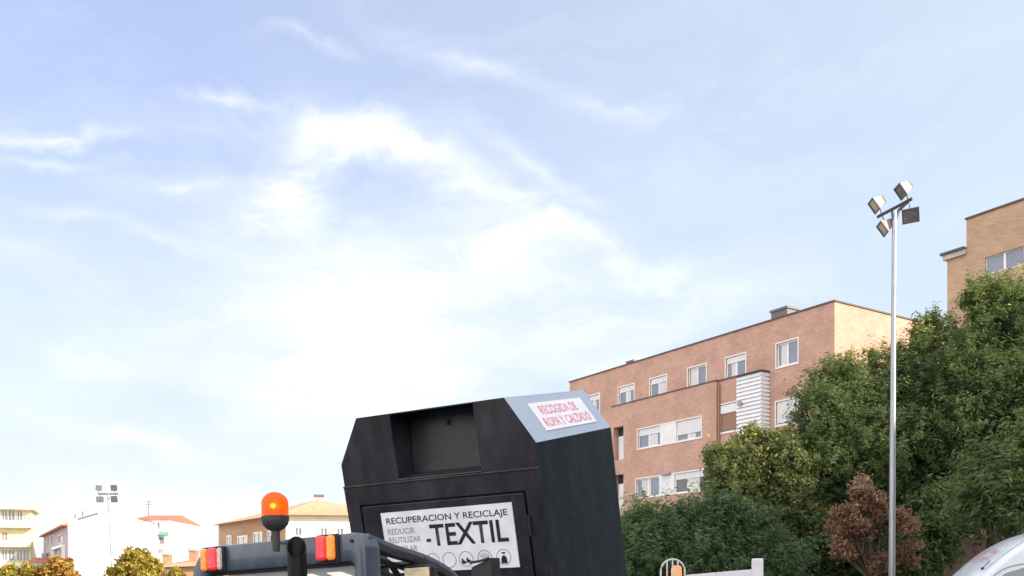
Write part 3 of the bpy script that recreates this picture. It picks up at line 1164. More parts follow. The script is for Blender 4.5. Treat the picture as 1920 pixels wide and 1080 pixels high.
lp2 = empty('floodlight_pole', at(213.5, 1100, 95) - Vector((0, 0, 1.6)))
tag(lp2, 'distant slender floodlight pole with four square lamps before the blank white wall', 'street lamp', 'floodlight poles')
o = lp2.location
top = at(203, 926, 95) - o
m = MB()
m.tube([(top.x * i / 8, 0, top.z * i / 8) for i in range(9)], [.14 - .045 * i / 8 for i in range(9)], 12)
m.lathe([(.25, 0), (.25, .03), (.16, .08)], 12)
m.build('pole', 'galvanised', lp2, smooth=True)
m = MB()
m.box(top.x - 1.0, top.x + 1.0, -.06, .06, top.z - .08, top.z + .06)
m.build('crossarm', 'lamp_bracket', lp2)
for (px_, py_, yw, s_) in ((185, 915, 50, .55), (215.5, 915, -8, .62), (188.5, 936.5, 20, .62), (216, 936, -12, .66)):
    P_ = at(px_, py_, 95) - o
    hh_ = floodlight(lp2, P_ + Vector((0, -.12, 0)), R(yw), R(12), s_)
    m = MB()
    m.tube([(P_.x, 0, P_.z), (P_.x, 0, top.z)], .03, 6)
    m.build('yoke', 'lamp_bracket', hh_)

# ------------------------------------------------------------------ vegetation
foliage_mat('leaf_bay', (.042, .082, .042), (.155, .225, .085), (.66, .62, .12), .04)
foliage_mat('leaf_privet', (0.065, 0.098, 0.045), (0.2, 0.24, 0.085), (0.66, 0.6, 0.11), 0.06)
foliage_mat('leaf_conifer', (0.075, 0.12, 0.055), (0.22, 0.3, 0.11), (0.32, 0.32, 0.12), 0.08)
foliage_mat('leaf_hedge', (0.06, 0.115, 0.06), (0.14, 0.225, 0.105), (0.22, 0.24, 0.1), 0.08)
foliage_mat('leaf_dry', (0.24, 0.135, 0.1), (0.46, 0.28, 0.2), (0.26, 0.24, 0.14), 0.15)
foliage_mat('leaf_autumn', (.30, .20, .03), (.55, .42, .08), (.20, .24, .05), .25)
foliage_mat('leaf_rust', (.36, .20, .05), (.58, .36, .10), (.30, .12, .05), .2)


def leaf_cloud(name, lobes, mat, parent, n, leaf=.11, seed=0, clump=.38, feather=0.0, inner=.12, sub=9, droop=0.0, origin=Vector((0, 0, 0))):
    """lobes: (centre Vector, (rx,ry,rz)). Leaves gather into clumps on and under each lobe's skin."""
    rng = np.random.default_rng(seed)
    subs = []
    for c, r in lobes:
        subs.append((c, (r[0] * .72, r[1] * .72, r[2] * .72)))
        for q in range(sub):
            d = rng.normal(size=3)
            d /= np.linalg.norm(d)
            if d[1] > .3:
                d[1] *= -1
            k_ = rng.uniform(.28, .46)
            rr_ = (r[0] + r[2]) / 2
            subs.append((Vector((c[0] + d[0] * r[0] * .78, c[1] + d[1] * r[1] * .78, c[2] + d[2] * r[2] * .78)),
                         (rr_ * k_ * rng.uniform(.8, 1.25), rr_ * k_, rr_ * k_ * rng.uniform(.8, 1.3))))
    lobes = subs
    area = np.array([(r[0] * r[2] + r[1] * r[2] + r[0] * r[1]) for _, r in lobes])
    pr_ = area / area.sum()
    cs, ts, dirs = [], [], []
    for (c, r), p in zip(lobes, pr_):
        nc = max(6, int(n * p / 60))
        d = rng.normal(size=(nc, 3))
        d /= np.linalg.norm(d, axis=1)[:, None]
        rad = np.where(rng.random(nc) < inner, rng.uniform(.35, .85, nc), rng.uniform(.80, 1.14, nc))
        cc_ = np.array(c[:]) + d * np.array(r) * rad[:, None]
        per = 60
        k_ = rng.integers(int(per * .5), int(per * 1.5), nc)
        idx = np.repeat(np.arange(nc), k_)
        sz = rng.uniform(.55, 1.25, nc) * clump
        off = rng.normal(size=(len(idx), 3)) * (sz[idx] * .42)[:, None]
        if feather:
            # elongated sprays pointing outwards and up
            ax = d + np.array([0, 0, .6])
            ax /= np.linalg.norm(ax, axis=1)[:, None]
            along = (off * ax[idx]).sum(1)
            off = off * .55 + ax[idx] * (along * feather)[:, None]
        cs.append(cc_[idx] + off)
        tone = np.clip(rng.normal(rng.uniform(.22, .68), .2, nc), 0, 1)
        ts.append(np.stack([np.clip(tone[idx] + rng.normal(0, .16, len(idx)), 0, 1), rng.random(len(idx)) * .9 + .1 * tone[idx], np.zeros(len(idx))], 1))
        dirs.append(d[idx])
    P = np.concatenate(cs)
    T = np.concatenate(ts)
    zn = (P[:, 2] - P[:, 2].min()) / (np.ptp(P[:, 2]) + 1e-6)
    T[:, 0] = np.clip(T[:, 0] + .55 * (zn - .6), 0, 1.25)  # sunlit top and darker lower crown painted into the leaf tone by height
    T[:, 1] += .75 * np.maximum(zn - .74, -.2) * (T[:, 0] > .3)      # young yellow leaves, massed at the crown's tip to paint in sunlight
    D = np.concatenate(dirs)
    keep = P[:, 2] > .25
    P, T, D = P[keep], T[keep], D[keep]
    N = len(P)
    nrm = D * 1.1 + rng.normal(size=(N, 3)) * .75 + np.array([0, 0, .35])
    nrm /= np.linalg.norm(nrm, axis=1)[:, None]
    a = np.cross(nrm, rng.normal(size=(N, 3)))
    if feather:
        a = np.cross(nrm, np.cross(D + np.array([0, 0, .8]), nrm) + rng.normal(size=(N, 3)) * .2)
    a /= np.linalg.norm(a, axis=1)[:, None] + 1e-9
    b = np.cross(nrm, a)
    s = (rng.uniform(.5, 1.6, N) ** 1.3 * leaf)[:, None]
    wd = .30 if not feather else .16
    V = np.empty((N, 4, 3))
    V[:, 0] = P - a * s * .6
    V[:, 1] = P + b * s * wd + nrm * s * .06
    V[:, 2] = P + a * s * .6
    V[:, 3] = P - b * s * wd + nrm * s * .06
    if feather:
        V[:, 0], V[:, 2] = P - b * s * .7, P + b * s * .7
        V[:, 1], V[:, 3] = P + a * s * wd, P - a * s * wd
    V -= np.array(origin[:])
    me = bpy.data.meshes.new(name)
    me.vertices.add(N * 4)
    me.vertices.foreach_set('co', V.reshape(-1).astype(np.float32))
    me.loops.add(N * 4)
    me.loops.foreach_set('vertex_index', np.arange(N * 4, dtype=np.int32))
    me.polygons.add(N)
    me.polygons.foreach_set('loop_start', np.arange(0, N * 4, 4, dtype=np.int32))
    me.polygons.foreach_set('loop_total', np.full(N, 4, dtype=np.int32))
    me.update(calc_edges=True)
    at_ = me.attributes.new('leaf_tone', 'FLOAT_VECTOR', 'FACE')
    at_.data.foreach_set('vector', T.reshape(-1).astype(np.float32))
    me.materials.append(MATS[mat])
    ob = bpy.data.objects.new(name, me)
    COL.objects.link(ob)
    ob.parent = parent
    return ob


def tree(name, label, cat, base, lobes, mat, n, seed, trunk_r=.16, group=None, **kw):
    """lobes given as (px,py,Y,rx,ry,rz) with radii in metres"""
    root = empty(name, base)
    tag(root, label, cat, group)
    L = [(at(l[0], l[1], l[2]), (l[3], l[4], l[5])) for l in lobes]
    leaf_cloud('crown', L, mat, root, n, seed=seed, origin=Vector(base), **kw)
    m = MB()
    b = Vector(base)
    rnd = random.Random(seed)
    hub = Vector((b.x, b.y, 0)).lerp(sum((c for c, r in L), Vector()) / len(L), .5)
    hub.z = max(1.0, min(c.z - r[2] * .5 for c, r in L) * .8)
    m.tube([Vector((0, 0, -.05)), (hub - b) * .5 + Vector((rnd.uniform(-.1, .1), 0, 0)), hub - b], [trunk_r * 1.25, trunk_r, trunk_r * .8], 10)
    for c, r in L:
        for q in range(3):
            e = c + Vector((rnd.uniform(-.6, .6) * r[0], rnd.uniform(-.6, .6) * r[1], rnd.uniform(-.2, .8) * r[2]))
            mid = hub.lerp(e, .5) + Vector((rnd.uniform(-.2, .2), rnd.uniform(-.2, .2), rnd.uniform(.0, .3)))
            m.tube([hub - b, mid - b, e - b], [trunk_r * .6, trunk_r * .32, trunk_r * .08], 6)
    m.build('trunk', 'bark', root, smooth=True)
    return root


def gb_(px, Y):
    v = at(px, 1100, Y)
    return (v.x, v.y, 0)


TG = 'trees screening the brick blocks'
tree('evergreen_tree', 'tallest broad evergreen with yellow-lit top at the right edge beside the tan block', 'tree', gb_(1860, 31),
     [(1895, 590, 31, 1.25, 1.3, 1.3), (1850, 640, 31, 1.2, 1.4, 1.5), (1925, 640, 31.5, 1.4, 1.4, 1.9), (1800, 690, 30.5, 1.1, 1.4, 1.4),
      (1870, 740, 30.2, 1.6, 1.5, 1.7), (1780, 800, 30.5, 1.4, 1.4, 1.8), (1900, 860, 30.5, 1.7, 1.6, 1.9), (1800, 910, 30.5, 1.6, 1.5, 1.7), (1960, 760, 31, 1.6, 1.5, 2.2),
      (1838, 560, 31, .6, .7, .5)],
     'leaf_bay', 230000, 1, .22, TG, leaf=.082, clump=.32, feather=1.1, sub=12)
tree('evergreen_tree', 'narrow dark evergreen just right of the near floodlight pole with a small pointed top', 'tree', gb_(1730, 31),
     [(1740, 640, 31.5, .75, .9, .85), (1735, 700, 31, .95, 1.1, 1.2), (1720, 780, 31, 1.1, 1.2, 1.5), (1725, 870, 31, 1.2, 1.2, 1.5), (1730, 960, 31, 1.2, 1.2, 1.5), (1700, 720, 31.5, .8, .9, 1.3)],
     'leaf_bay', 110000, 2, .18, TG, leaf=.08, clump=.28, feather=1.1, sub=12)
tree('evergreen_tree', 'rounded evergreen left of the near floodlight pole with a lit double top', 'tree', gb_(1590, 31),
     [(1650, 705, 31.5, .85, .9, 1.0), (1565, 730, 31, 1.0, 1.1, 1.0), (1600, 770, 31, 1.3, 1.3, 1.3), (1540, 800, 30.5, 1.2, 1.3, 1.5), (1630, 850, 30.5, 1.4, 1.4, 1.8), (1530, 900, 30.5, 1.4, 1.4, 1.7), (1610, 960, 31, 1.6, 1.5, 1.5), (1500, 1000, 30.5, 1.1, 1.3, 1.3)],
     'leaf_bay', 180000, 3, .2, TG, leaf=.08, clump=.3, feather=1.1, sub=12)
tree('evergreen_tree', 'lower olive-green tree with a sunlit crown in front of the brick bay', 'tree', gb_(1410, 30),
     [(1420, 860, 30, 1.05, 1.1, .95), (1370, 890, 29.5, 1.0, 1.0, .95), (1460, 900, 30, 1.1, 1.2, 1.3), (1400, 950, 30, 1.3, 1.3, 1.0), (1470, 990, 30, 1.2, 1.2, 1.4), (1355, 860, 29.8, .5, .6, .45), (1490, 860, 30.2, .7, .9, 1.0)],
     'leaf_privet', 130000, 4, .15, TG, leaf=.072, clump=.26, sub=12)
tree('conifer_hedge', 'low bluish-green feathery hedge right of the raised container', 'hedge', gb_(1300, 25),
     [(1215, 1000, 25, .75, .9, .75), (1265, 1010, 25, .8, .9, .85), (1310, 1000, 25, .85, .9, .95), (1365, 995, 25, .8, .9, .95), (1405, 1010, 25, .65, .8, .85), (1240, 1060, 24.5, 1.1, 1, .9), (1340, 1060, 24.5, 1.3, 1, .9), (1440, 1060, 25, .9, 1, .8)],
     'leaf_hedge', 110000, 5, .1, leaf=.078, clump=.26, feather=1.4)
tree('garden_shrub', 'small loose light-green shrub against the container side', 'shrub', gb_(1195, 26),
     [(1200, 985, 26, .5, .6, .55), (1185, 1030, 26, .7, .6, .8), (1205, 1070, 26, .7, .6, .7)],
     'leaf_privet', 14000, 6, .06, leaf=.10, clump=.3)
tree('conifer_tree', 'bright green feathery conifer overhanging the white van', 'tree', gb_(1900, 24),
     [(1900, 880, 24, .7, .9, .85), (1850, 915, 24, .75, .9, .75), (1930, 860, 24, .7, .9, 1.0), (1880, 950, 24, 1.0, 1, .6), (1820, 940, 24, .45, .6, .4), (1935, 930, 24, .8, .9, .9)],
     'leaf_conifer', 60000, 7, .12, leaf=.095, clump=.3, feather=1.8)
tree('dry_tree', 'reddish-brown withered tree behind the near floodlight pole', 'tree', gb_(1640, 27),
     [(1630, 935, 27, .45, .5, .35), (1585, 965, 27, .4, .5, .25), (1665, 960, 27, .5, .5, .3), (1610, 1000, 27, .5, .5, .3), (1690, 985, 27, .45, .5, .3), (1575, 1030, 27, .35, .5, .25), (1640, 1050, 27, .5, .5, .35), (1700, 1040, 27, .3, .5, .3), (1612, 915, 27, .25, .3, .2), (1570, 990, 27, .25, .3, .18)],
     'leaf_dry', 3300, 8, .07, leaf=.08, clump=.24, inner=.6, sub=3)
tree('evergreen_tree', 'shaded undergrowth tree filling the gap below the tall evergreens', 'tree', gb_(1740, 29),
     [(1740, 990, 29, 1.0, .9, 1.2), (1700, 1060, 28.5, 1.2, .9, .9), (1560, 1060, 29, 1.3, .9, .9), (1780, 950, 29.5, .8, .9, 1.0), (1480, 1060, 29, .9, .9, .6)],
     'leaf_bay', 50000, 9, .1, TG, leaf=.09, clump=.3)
# low garden wall behind trees
gw = MB().box(0, 26, 0, .3, 0, 3.4).build('garden_wall', brick('brown_brick', (.20, .13, .10), (.16, .10, .08), (.2, .17, .15)))
gw.location = (4.0, 34.5, 0)
tag(gw, 'brown brick garden wall glimpsed behind the trees above the white van', 'wall')

# autumn trees in the distance
AG = 'autumn trees along the far street'
tree('autumn_tree', 'rounded yellow-green autumn tree beside the leaning distant floodlight pole', 'tree', gb_(255, 80),
     [(252, 1058, 80, 1.4, 1.3, 1.1), (232, 1072, 80, 1.0, 1.2, 1.0), (275, 1074, 80, 1.1, 1.2, 1.0), (252, 1090, 80, 2.0, 1.5, 1.0)], 'leaf_autumn', 7000, 11, .15, AG, leaf=.3, clump=.45)
tree('autumn_tree', 'orange-yellow autumn tree in front of the grey block', 'tree', gb_(115, 85),
     [(115, 1068, 85, 1.0, 1.2, .8), (98, 1080, 85, 1.0, 1.2, .8), (130, 1085, 85, .9, 1.2, .8)], 'leaf_rust', 4000, 12, .13, AG, leaf=.3, clump=.45)
tree('autumn_tree', 'small yellow autumn tree below the pink-roofed house', 'tree', gb_(66, 85),
     [(60, 1076, 85, .6, .9, .7), (67, 1088, 85, .8, .9, .7)], 'leaf_autumn', 2200, 13, .1, AG, leaf=.28, clump=.4)
tree('autumn_tree', 'small olive-yellow autumn tree below the yellow block balconies', 'tree', gb_(22, 85),
     [(20, 1078, 85, .8, .9, .6), (32, 1090, 85, .8, .9, .7)], 'leaf_autumn', 2400, 14, .1, AG, leaf=.28, clump=.4)
tree('autumn_tree', 'autumn bush peeping beside the left curve of the cab', 'tree', gb_(325, 85),
     [(322, 1085, 85, 1.1, .9, .6)], 'leaf_autumn', 1500, 15, .1, AG, leaf=.28, clump=.4)

exec_rest = True
# ------------------------------------------------------------------ textile container
pbr('container_paint', (.018, .018, .022), .45, var=.35, vscale=2.2, bump=.12, bscale=5, spec=.3)
pbr('container_front', (.017, .017, .026), .36, var=.6, vscale=3.0, bump=.5, bscale=1.6, spec=.45)
pbr('container_side', (.004, .014, .020), .42, var=.5, vscale=1.8, bump=.45, bscale=1.3, spec=.05)
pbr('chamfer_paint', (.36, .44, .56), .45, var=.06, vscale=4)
pbr('sticker_white', (.84, .85, .92), .4, var=.10, vscale=5, bump=.35, bscale=9)
pbr('ink_black', (.012, .012, .022), .5)
pbr('ink_grey', (.28, .31, .38), .5)
pbr('ink_red', (.62, .12, .20), .5, col2=(.72, .40, .48), var=.3, vscale=14)
wear('container_front', dust=(.085, .080, .085), amt=.9)
wear('container_side', dust=(.045, .06, .07), amt=.8)
wear('container_paint')
wear('sticker_white', spots=(.45, .40, .34), dust=(.60, .58, .55), amt=.6)
wear('chamfer_paint', spots=(.2, .16, .12), dust=(.50, .52, .54), amt=.6)
K = 1.1
tc = empty('textile_recycling_container', (0, 0, 0))
camp = Vector((0, 0, 1.6))
Pt = camp + (Vector((-0.48404454, 5.84015045, 2.41555965)) - camp) * K
tc.matrix_world = Matrix.Translation(Pt) @ Euler((0.21840542, -0.03577545, -0.46532039), 'XYZ').to_matrix().to_4x4() @ Matrix.Scale(K, 4)
tag(tc, 'black steel clothes recycling container lifted and tilted behind the loader cab', 'container')
HW, CH, HT, DP, BOT = .7, .172, .281, 1.277, -1.45
rx0, rx1, rz0 = -.276, .318, -.130
lip = .012
def front_poly(poly, y, mb):
    mb.add([(x, y, z) for x, z in poly], [tuple(range(len(poly)))])
zr = HT - .008
mb = MB()
# cheeks
front_poly([(-HW, -.145), (rx0, -.145), (rx0, zr), (rx0, HT), (-HW + CH, HT), (-HW, 0)], 0, mb)
front_poly([(rx1, -.145), (HW, -.145), (HW, 0), (HW - CH, HT), (rx1, HT), (rx1, zr)], 0, mb)
front_poly([(rx0, zr), (rx1, zr), (rx1, HT), (rx0, HT)], 0, mb)
# shelf step below the cheeks
mb.quad((-HW, 0, -.145), (-HW, -lip, -.15), (HW, -lip, -.15), (HW, 0, -.145))
rd = .26
mb.quad((rx0, 0, rz0), (rx0, rd, rz0), (rx0, rd, zr), (rx0, 0, zr))
mb.quad((rx1, 0, rz0), (rx1, 0, zr), (rx1, rd, zr), (rx1, rd, rz0))
mb.quad((rx0, 0, rz0), (rx1, 0, rz0), (rx1, rd, rz0), (rx0, rd, rz0))
mb.quad((rx0, 0, zr), (rx0, rd, zr), (rx1, rd, zr), (rx1, 0, zr))
mb.quad((rx0, 0, -.145), (rx1, 0, -.145), (rx1, 0, rz0), (rx0, 0, rz0))
dx, dz = .598, -.27
gap = .014
mb.build('upper_front', 'container_front', tc)
mb = MB()
# lower front around the door opening, with the opening's reveals
y = -lip
mb.quad((-HW, y, dz), (HW, y, dz), (HW, y, -.15), (-HW, y, -.15))
mb.quad((-HW, y, BOT), (-dx, y, BOT), (-dx, y, dz), (-HW, y, dz))
mb.quad((dx, y, BOT), (HW, y, BOT), (HW, y, dz), (dx, y, dz))
mb.quad((-dx, y, dz), (dx, y, dz), (dx, .03, dz), (-dx, .03, dz))
mb.quad((-dx, y, BOT), (-dx, .03, BOT), (-dx, .03, dz), (-dx, y, dz))
mb.quad((dx, y, BOT), (dx, .03, BOT), (dx, .03, dz), (dx, y, dz))
mb.quad((-dx, .03, BOT), (dx, .03, BOT), (dx, .03, dz), (-dx, .03, dz))
mb.build('lower_front', 'container_front', tc)
mb = MB()
mb.quad((HW, -lip, BOT), (HW, DP, BOT), (HW, DP, 0), (HW, -lip, 0))
mb.quad((HW, -lip, 0), (HW, -lip, -.145), (HW - .001, 0, -.145), (HW - .001, 0, 0))
mb.build('side_panel', 'container_side', tc)
mb = MB()
mb.quad((-HW, -lip, BOT), (-HW, DP, BOT), (-HW, DP, -.145), (-HW, -lip, -.145))
mb.quad((-HW, 0, -.145), (-HW, DP, -.145), (-HW, DP, 0), (-HW, 0, 0))
mb.quad((-HW, 0, 0), (-HW, DP, 0), (-HW + CH, DP, HT), (-HW + CH, 0, HT))
mb.quad((-HW + CH, 0, HT), (-HW + CH, DP, HT), (HW - CH, DP, HT), (HW - CH, 0, HT))
mb.add([(-HW, DP, BOT), (HW, DP, BOT), (HW, DP, 0), (HW - CH, DP, HT), (-HW + CH, DP, HT), (-HW, DP, 0)], [(0, 1, 2, 3, 4, 5)])
mb.quad((-HW, 0, BOT), (HW, 0, BOT), (HW, DP, BOT), (-HW, DP, BOT))
mb.build('shell', 'container_paint', tc)
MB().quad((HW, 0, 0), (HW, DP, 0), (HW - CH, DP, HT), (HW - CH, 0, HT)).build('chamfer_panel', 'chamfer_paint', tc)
dr = MB().box(-dx + gap, dx - gap, -lip - .002, .02, BOT + .02, dz - gap, bev=.004).build('door', 'container_front', tc)
m = MB()
for zz_ in (-.42, -1.0):
    m.tube([(dx + .004, -lip - .012, zz_), (dx + .004, -lip - .012, zz_ - .12)], .012, 8)
m.build('hinge', 'container_front', dr, smooth=True)
# seams welded along edges
m = MB()
m.tube([(HW, -lip, BOT), (HW, -lip, -.15)], .006, 6)
m.tube([(-HW, -lip, -.147), (HW, -lip, -.147)], .007, 6)
m.build('weld_seam', 'container_paint', tc, smooth=True)
# chute
ch_ = MB()
ch_.add([(rx0 + .006, .17, rz0 + .004), (rx1 - .006, .17, rz0 + .004), (rx1 - .006, .235, zr - .004), (rx0 + .006, .235, zr - .004)], [(0, 1, 2, 3)])
ch_.add([(rx0 + .006, .02, rz0 + .004), (rx1 - .006, .02, rz0 + .004), (rx1 - .006, .17, rz0 + .02), (rx0 + .006, .17, rz0 + .02)], [(0, 1, 2, 3)])
cho = ch_.build('chute_flap', 'container_front', tc)
m = MB()
m.box(-.0, .022, .205, .222, .165, .20)
m.build('latch_slot', 'ink_black', cho)
m = MB()
m.tube([(rx0 - .004, -.006, rz0 - .004), (rx1 + .004, -.006, rz0 - .004)], .008, 8)
m.build('chute_lip', 'container_front', tc, smooth=True)
# front sign
sg = MB().box(-.44, .50, -lip - .010, -lip - .0025, -.728, -.333).build('sign', 'sticker_white', dr)
ys = -lip - .010


def FM(x, z):
    m = Matrix.Identity(4)
    m.col[0][:3] = (1, 0, 0)
    m.col[1][:3] = (0, 0, 1)
    m.col[2][:3] = (0, -1, 0)
    m.col[3][:3] = (x, ys, z)
    return m


text_mesh('lettering', 'RECUPERACION Y RECICLAJE', .870, .052, FM(-.405, -.420), 'ink_black', sg, bold=.012)
text_mesh('lettering', 'REDUCIR', .205, .038, FM(-.405, -.476), 'ink_grey', sg, bold=.01)
text_mesh('lettering', 'REUTILIZAR', .24, .038, FM(-.405, -.532), 'ink_grey', sg, bold=.01)
text_mesh('lettering', 'RECICLAR', .205, .038, FM(-.405, -.590), 'ink_grey', sg, bold=.01)
text_mesh('lettering', 'TEXTIL', .545, .137, FM(-.092, -.567), 'ink_black', sg, bold=.018)
m = MB()
m.box(-.125, -.093, ys - .002, ys - .001, -.537, -.518)
m.build('hyphen', 'ink_black', sg)


def ring(mb, cx, cz, r, t, n=36):
    vs, fs = [], []
    for i in range(n):
        a = 2 * math.pi * i / n
        vs += [(cx + (r - t) * math.cos(a), ys - .001, cz + (r - t) * math.sin(a)), (cx + r * math.cos(a), ys - .001, cz + r * math.sin(a))]
    for i in range(n):
        j = (i + 1) % n
        fs.append((2 * i, 2 * i + 1, 2 * j + 1, 2 * j))
    mb.add(vs, fs)


m = MB()
for cx in (-.1, .02, .14, .272, .402):
    ring(m, cx, -.66, .050, .005)
m.build('icon_ring', 'ink_grey', sg)
m = MB()
yy = ys - .0012
# bag / jar icon
m.add([(x, yy, z) for x, z in ((.382, -.700), (.424, -.700), (.422, -.668), (.410, -.650), (.396, -.650), (.384, -.668))], [(0, 1, 2, 3, 4, 5)])
m.add([(x, yy, z) for x, z in ((.392, -.640), (.414, -.640), (.416, -.630), (.390, -.630))], [(0, 1, 2, 3)])
m.build('icon', 'ink_black', sg)
m = MB()
m.add([(x, yy, z) for x, z in ((.108, -.69), (.138, -.688), (.136, -.672), (.122, -.668), (.116, -.655), (.106, -.66))], [(0, 1, 2, 3, 4, 5)])
m.add([(x, yy, z) for x, z in ((.142, -.684), (.174, -.682), (.172, -.668), (.158, -.664), (.152, -.650), (.142, -.655))], [(0, 1, 2, 3, 4, 5)])
m.build('icon', 'ink_black', sg)
m = MB()
m.add([(x, yy, z) for x, z in ((.255, -.69), (.29, -.69), (.29, -.65), (.303, -.655), (.306, -.640), (.285, -.63), (.26, -.63), (.238, -.64), (.242, -.655), (.255, -.65))],
      [tuple(range(10))])
m.build('icon', 'ink_grey', sg).data.materials[0] = pbr('ink_pale', (.50, .54, .62), .5)
# red sticker on the chamfer: frame x -> depth, y -> up the slope
sl_len = math.hypot(CH, HT)
upv = Vector((-CH, 0, HT)) / sl_len
nv = Vector((HT, 0, CH)) / sl_len


def CM(u, v, lift):
    """u metres from the front, v metres up from the shoulder"""
    m_ = Matrix.Identity(4)
    m_.col[0][:3] = (0, 1, 0)
    m_.col[1][:3] = upv[:]
    m_.col[2][:3] = nv[:]
    p = Vector((HW, 0, 0)) + Vector((0, u, 0)) + upv * v + nv * lift
    m_.col[3][:3] = p[:]
    return m_


m = MB()
m.box(0, .86, 0, .205, 0, .004, CM(.24, .062, .001))
st = m.build('sticker', 'sticker_white', tc)
text_mesh('lettering', 'RECOGIDA DE', .60, .068, CM(.24 + .10, .062 + .112, .005), 'ink_red', st, bold=.02)
text_mesh('lettering', 'ROPA Y CALZADO', .76, .068, CM(.24 + .05, .062 + .022, .005), 'ink_red', st, bold=.02)

# ------------------------------------------------------------------ skid-steer loader
pbr('cab_paint', (.040, .062, .102), .34, var=.25, vscale=5, bump=.12, bscale=11, coat=.35)
pbr('cab_inner', (.010, .010, .011), .5, var=.3)
pbr('black_pipe', (.004, .004, .005), .5, var=.3, spec=.25)
pbr('rubber', (.02, .02, .02), .7)
pbr('beacon_base', (.045, .045, .05), .55, var=.2, vscale=20)
pbr('amber_lens', (.95, .30, .03), .18, var=.35, vscale=45, coat=.5, bump=.4, bscale=120, emit=((1, .22, .02), .12))
pbr('red_lens', (.85, .03, .05), .18, var=.35, vscale=40, coat=.5, bump=.4, bscale=120, emit=((1, .02, .03), .08))
pbr('clear_lens', (.62, .55, .50), .12, var=.4, vscale=70, coat=.5)
pbr('cream_lamp', (.80, .70, .45), .35, var=.25, vscale=30)
pbr('loader_arm', (.014, .022, .024), .5, var=.25)
pbr('loader_body', (.10, .12, .16), .5, var=.2)
wear('cab_paint', dust=(.16, .17, .19), amt=.8, sc=2.0)
ld = empty('skid_steer_loader', (0, 0, 0))
Ol = at(612, 1030, 4.3)
ld.matrix_world = Matrix.Translation(Ol) @ Euler((0, R(-2.8), R(-30)), 'XYZ').to_matrix().to_4x4()
tag(ld, 'blue-grey skid steer loader cab with rear lights, beacon and barred roof under the container', 'loader')
ZB = -1.75


def arc(cx, cz, r, a0, a1, n=8):
    return [(cx + r * math.cos(R(a0 + (a1 - a0) * i / n)), cz + r * math.sin(R(a0 + (a1 - a0) * i / n))) for i in range(n + 1)]


# rear hoop: outer outline minus inner opening, built as a band
xl, xr_, zt_ = -.885, .225, .066
zb_ = -.066
hz = -.75
outer = [(xl, hz)] + arc(xl + .17, zt_ - .17, .17, 180, 90, 12) + arc(xr_ - .085, zt_ - .085, .085, 90, 0, 10) + [(xr_, hz)]
inner = [(xl + .10, hz)] + arc(xl + .10 + .05, zb_ - .05, .05, 180, 90, 12) + arc(xr_ - .072 - .03, zb_ - .03, .03, 90, 0, 10) + [(xr_ - .072, hz)]
mb = MB()
n = len(outer)
prof = []
for yy_, ins in ((.10, .0), (.02, 0.0), (.004, .006), (0, .018)):
    prof.append((yy_, ins))


def inset(path, d, sgn):
    out = []
    for i, (x, z) in enumerate(path):
        a = Vector(path[max(i - 1, 0)])
        b = Vector(path[min(i + 1, len(path) - 1)])
        t = (b - a).normalized()
        nrm = Vector((t.y, -t.x)) * sgn
        out.append((x + nrm.x * d, z + nrm.y * d))
    return out


rows = []
for yy_, ins in prof:
    rows.append([(x, yy_, z) for x, z in inset(outer, ins, 1)])
for yy_, ins in reversed(prof):
    rows.append([(x, yy_, z) for x, z in inset(inner, ins, -1)])
vs = [p for r_ in rows for p in r_]
fs = []
nr = len(rows)
for r_ in range(nr):
    q = (r_ + 1) % nr
    for i in range(n - 1):
        fs.append((r_ * n + i, r_ * n + i + 1, q * n + i + 1, q * n + i))
mb.add(vs, fs)
mb.build('rear_hoop', 'cab_paint', ld, smooth=True)
m = MB()
gi = inset(inner, .0, 1)
m.tube([(x, .03, z) for x, z in inset(inner, -.006, -1)], .009, 6)
m.build('window_seal', 'rubber', ld)
MB().quad((xl + .1, .05, hz), (xr_ - .1, .05, hz), (xr_ - .1, .05, zb_), (xl + .1, .05, zb_)).build('rear_window', pbr('cab_glass', (.42, .46, .52), .05, alpha=.55, spec=.8), ld)
# side rail curving down at the front, and inner roof bars
prof_r = [(.05, .032), (.23, -.008), (.40, -.034), (.54, -.062), (.68, -.105), (.76, -.145), (.82, -.20), (.86, -.30), (.88, -.5), (.88, -1.0)]


def smooth_path(p, n=4):
    out = []
    for i in range(len(p) - 1):
        p0 = Vector(p[max(i - 1, 0)]); p1 = Vector(p[i]); p2 = Vector(p[i + 1]); p3 = Vector(p[min(i + 2, len(p) - 1)])
        for k_ in range(n):
            t = k_ / n
            out.append(.5 * ((2 * p1) + (-p0 + p2) * t + (2 * p0 - 5 * p1 + 4 * p2 - p3) * t * t + (-p0 + 3 * p1 - 3 * p2 + p3) * t ** 3))
    out.append(Vector(p[-1]))
    return out


def smooth_path3(p, n=5):
    out = []
    for i in range(len(p) - 1):
        p0, p1, p2, p3 = p[max(i - 1, 0)], p[i], p[i + 1], p[min(i + 2, len(p) - 1)]
        for k_ in range(n):
            t = k_ / n
            out.append(.5 * ((2 * p1) + (-p0 + p2) * t + (2 * p0 - 5 * p1 + 4 * p2 - p3) * t * t + (-p0 + 3 * p1 - 3 * p2 + p3) * t ** 3))
    out.append(p[-1])
    return out


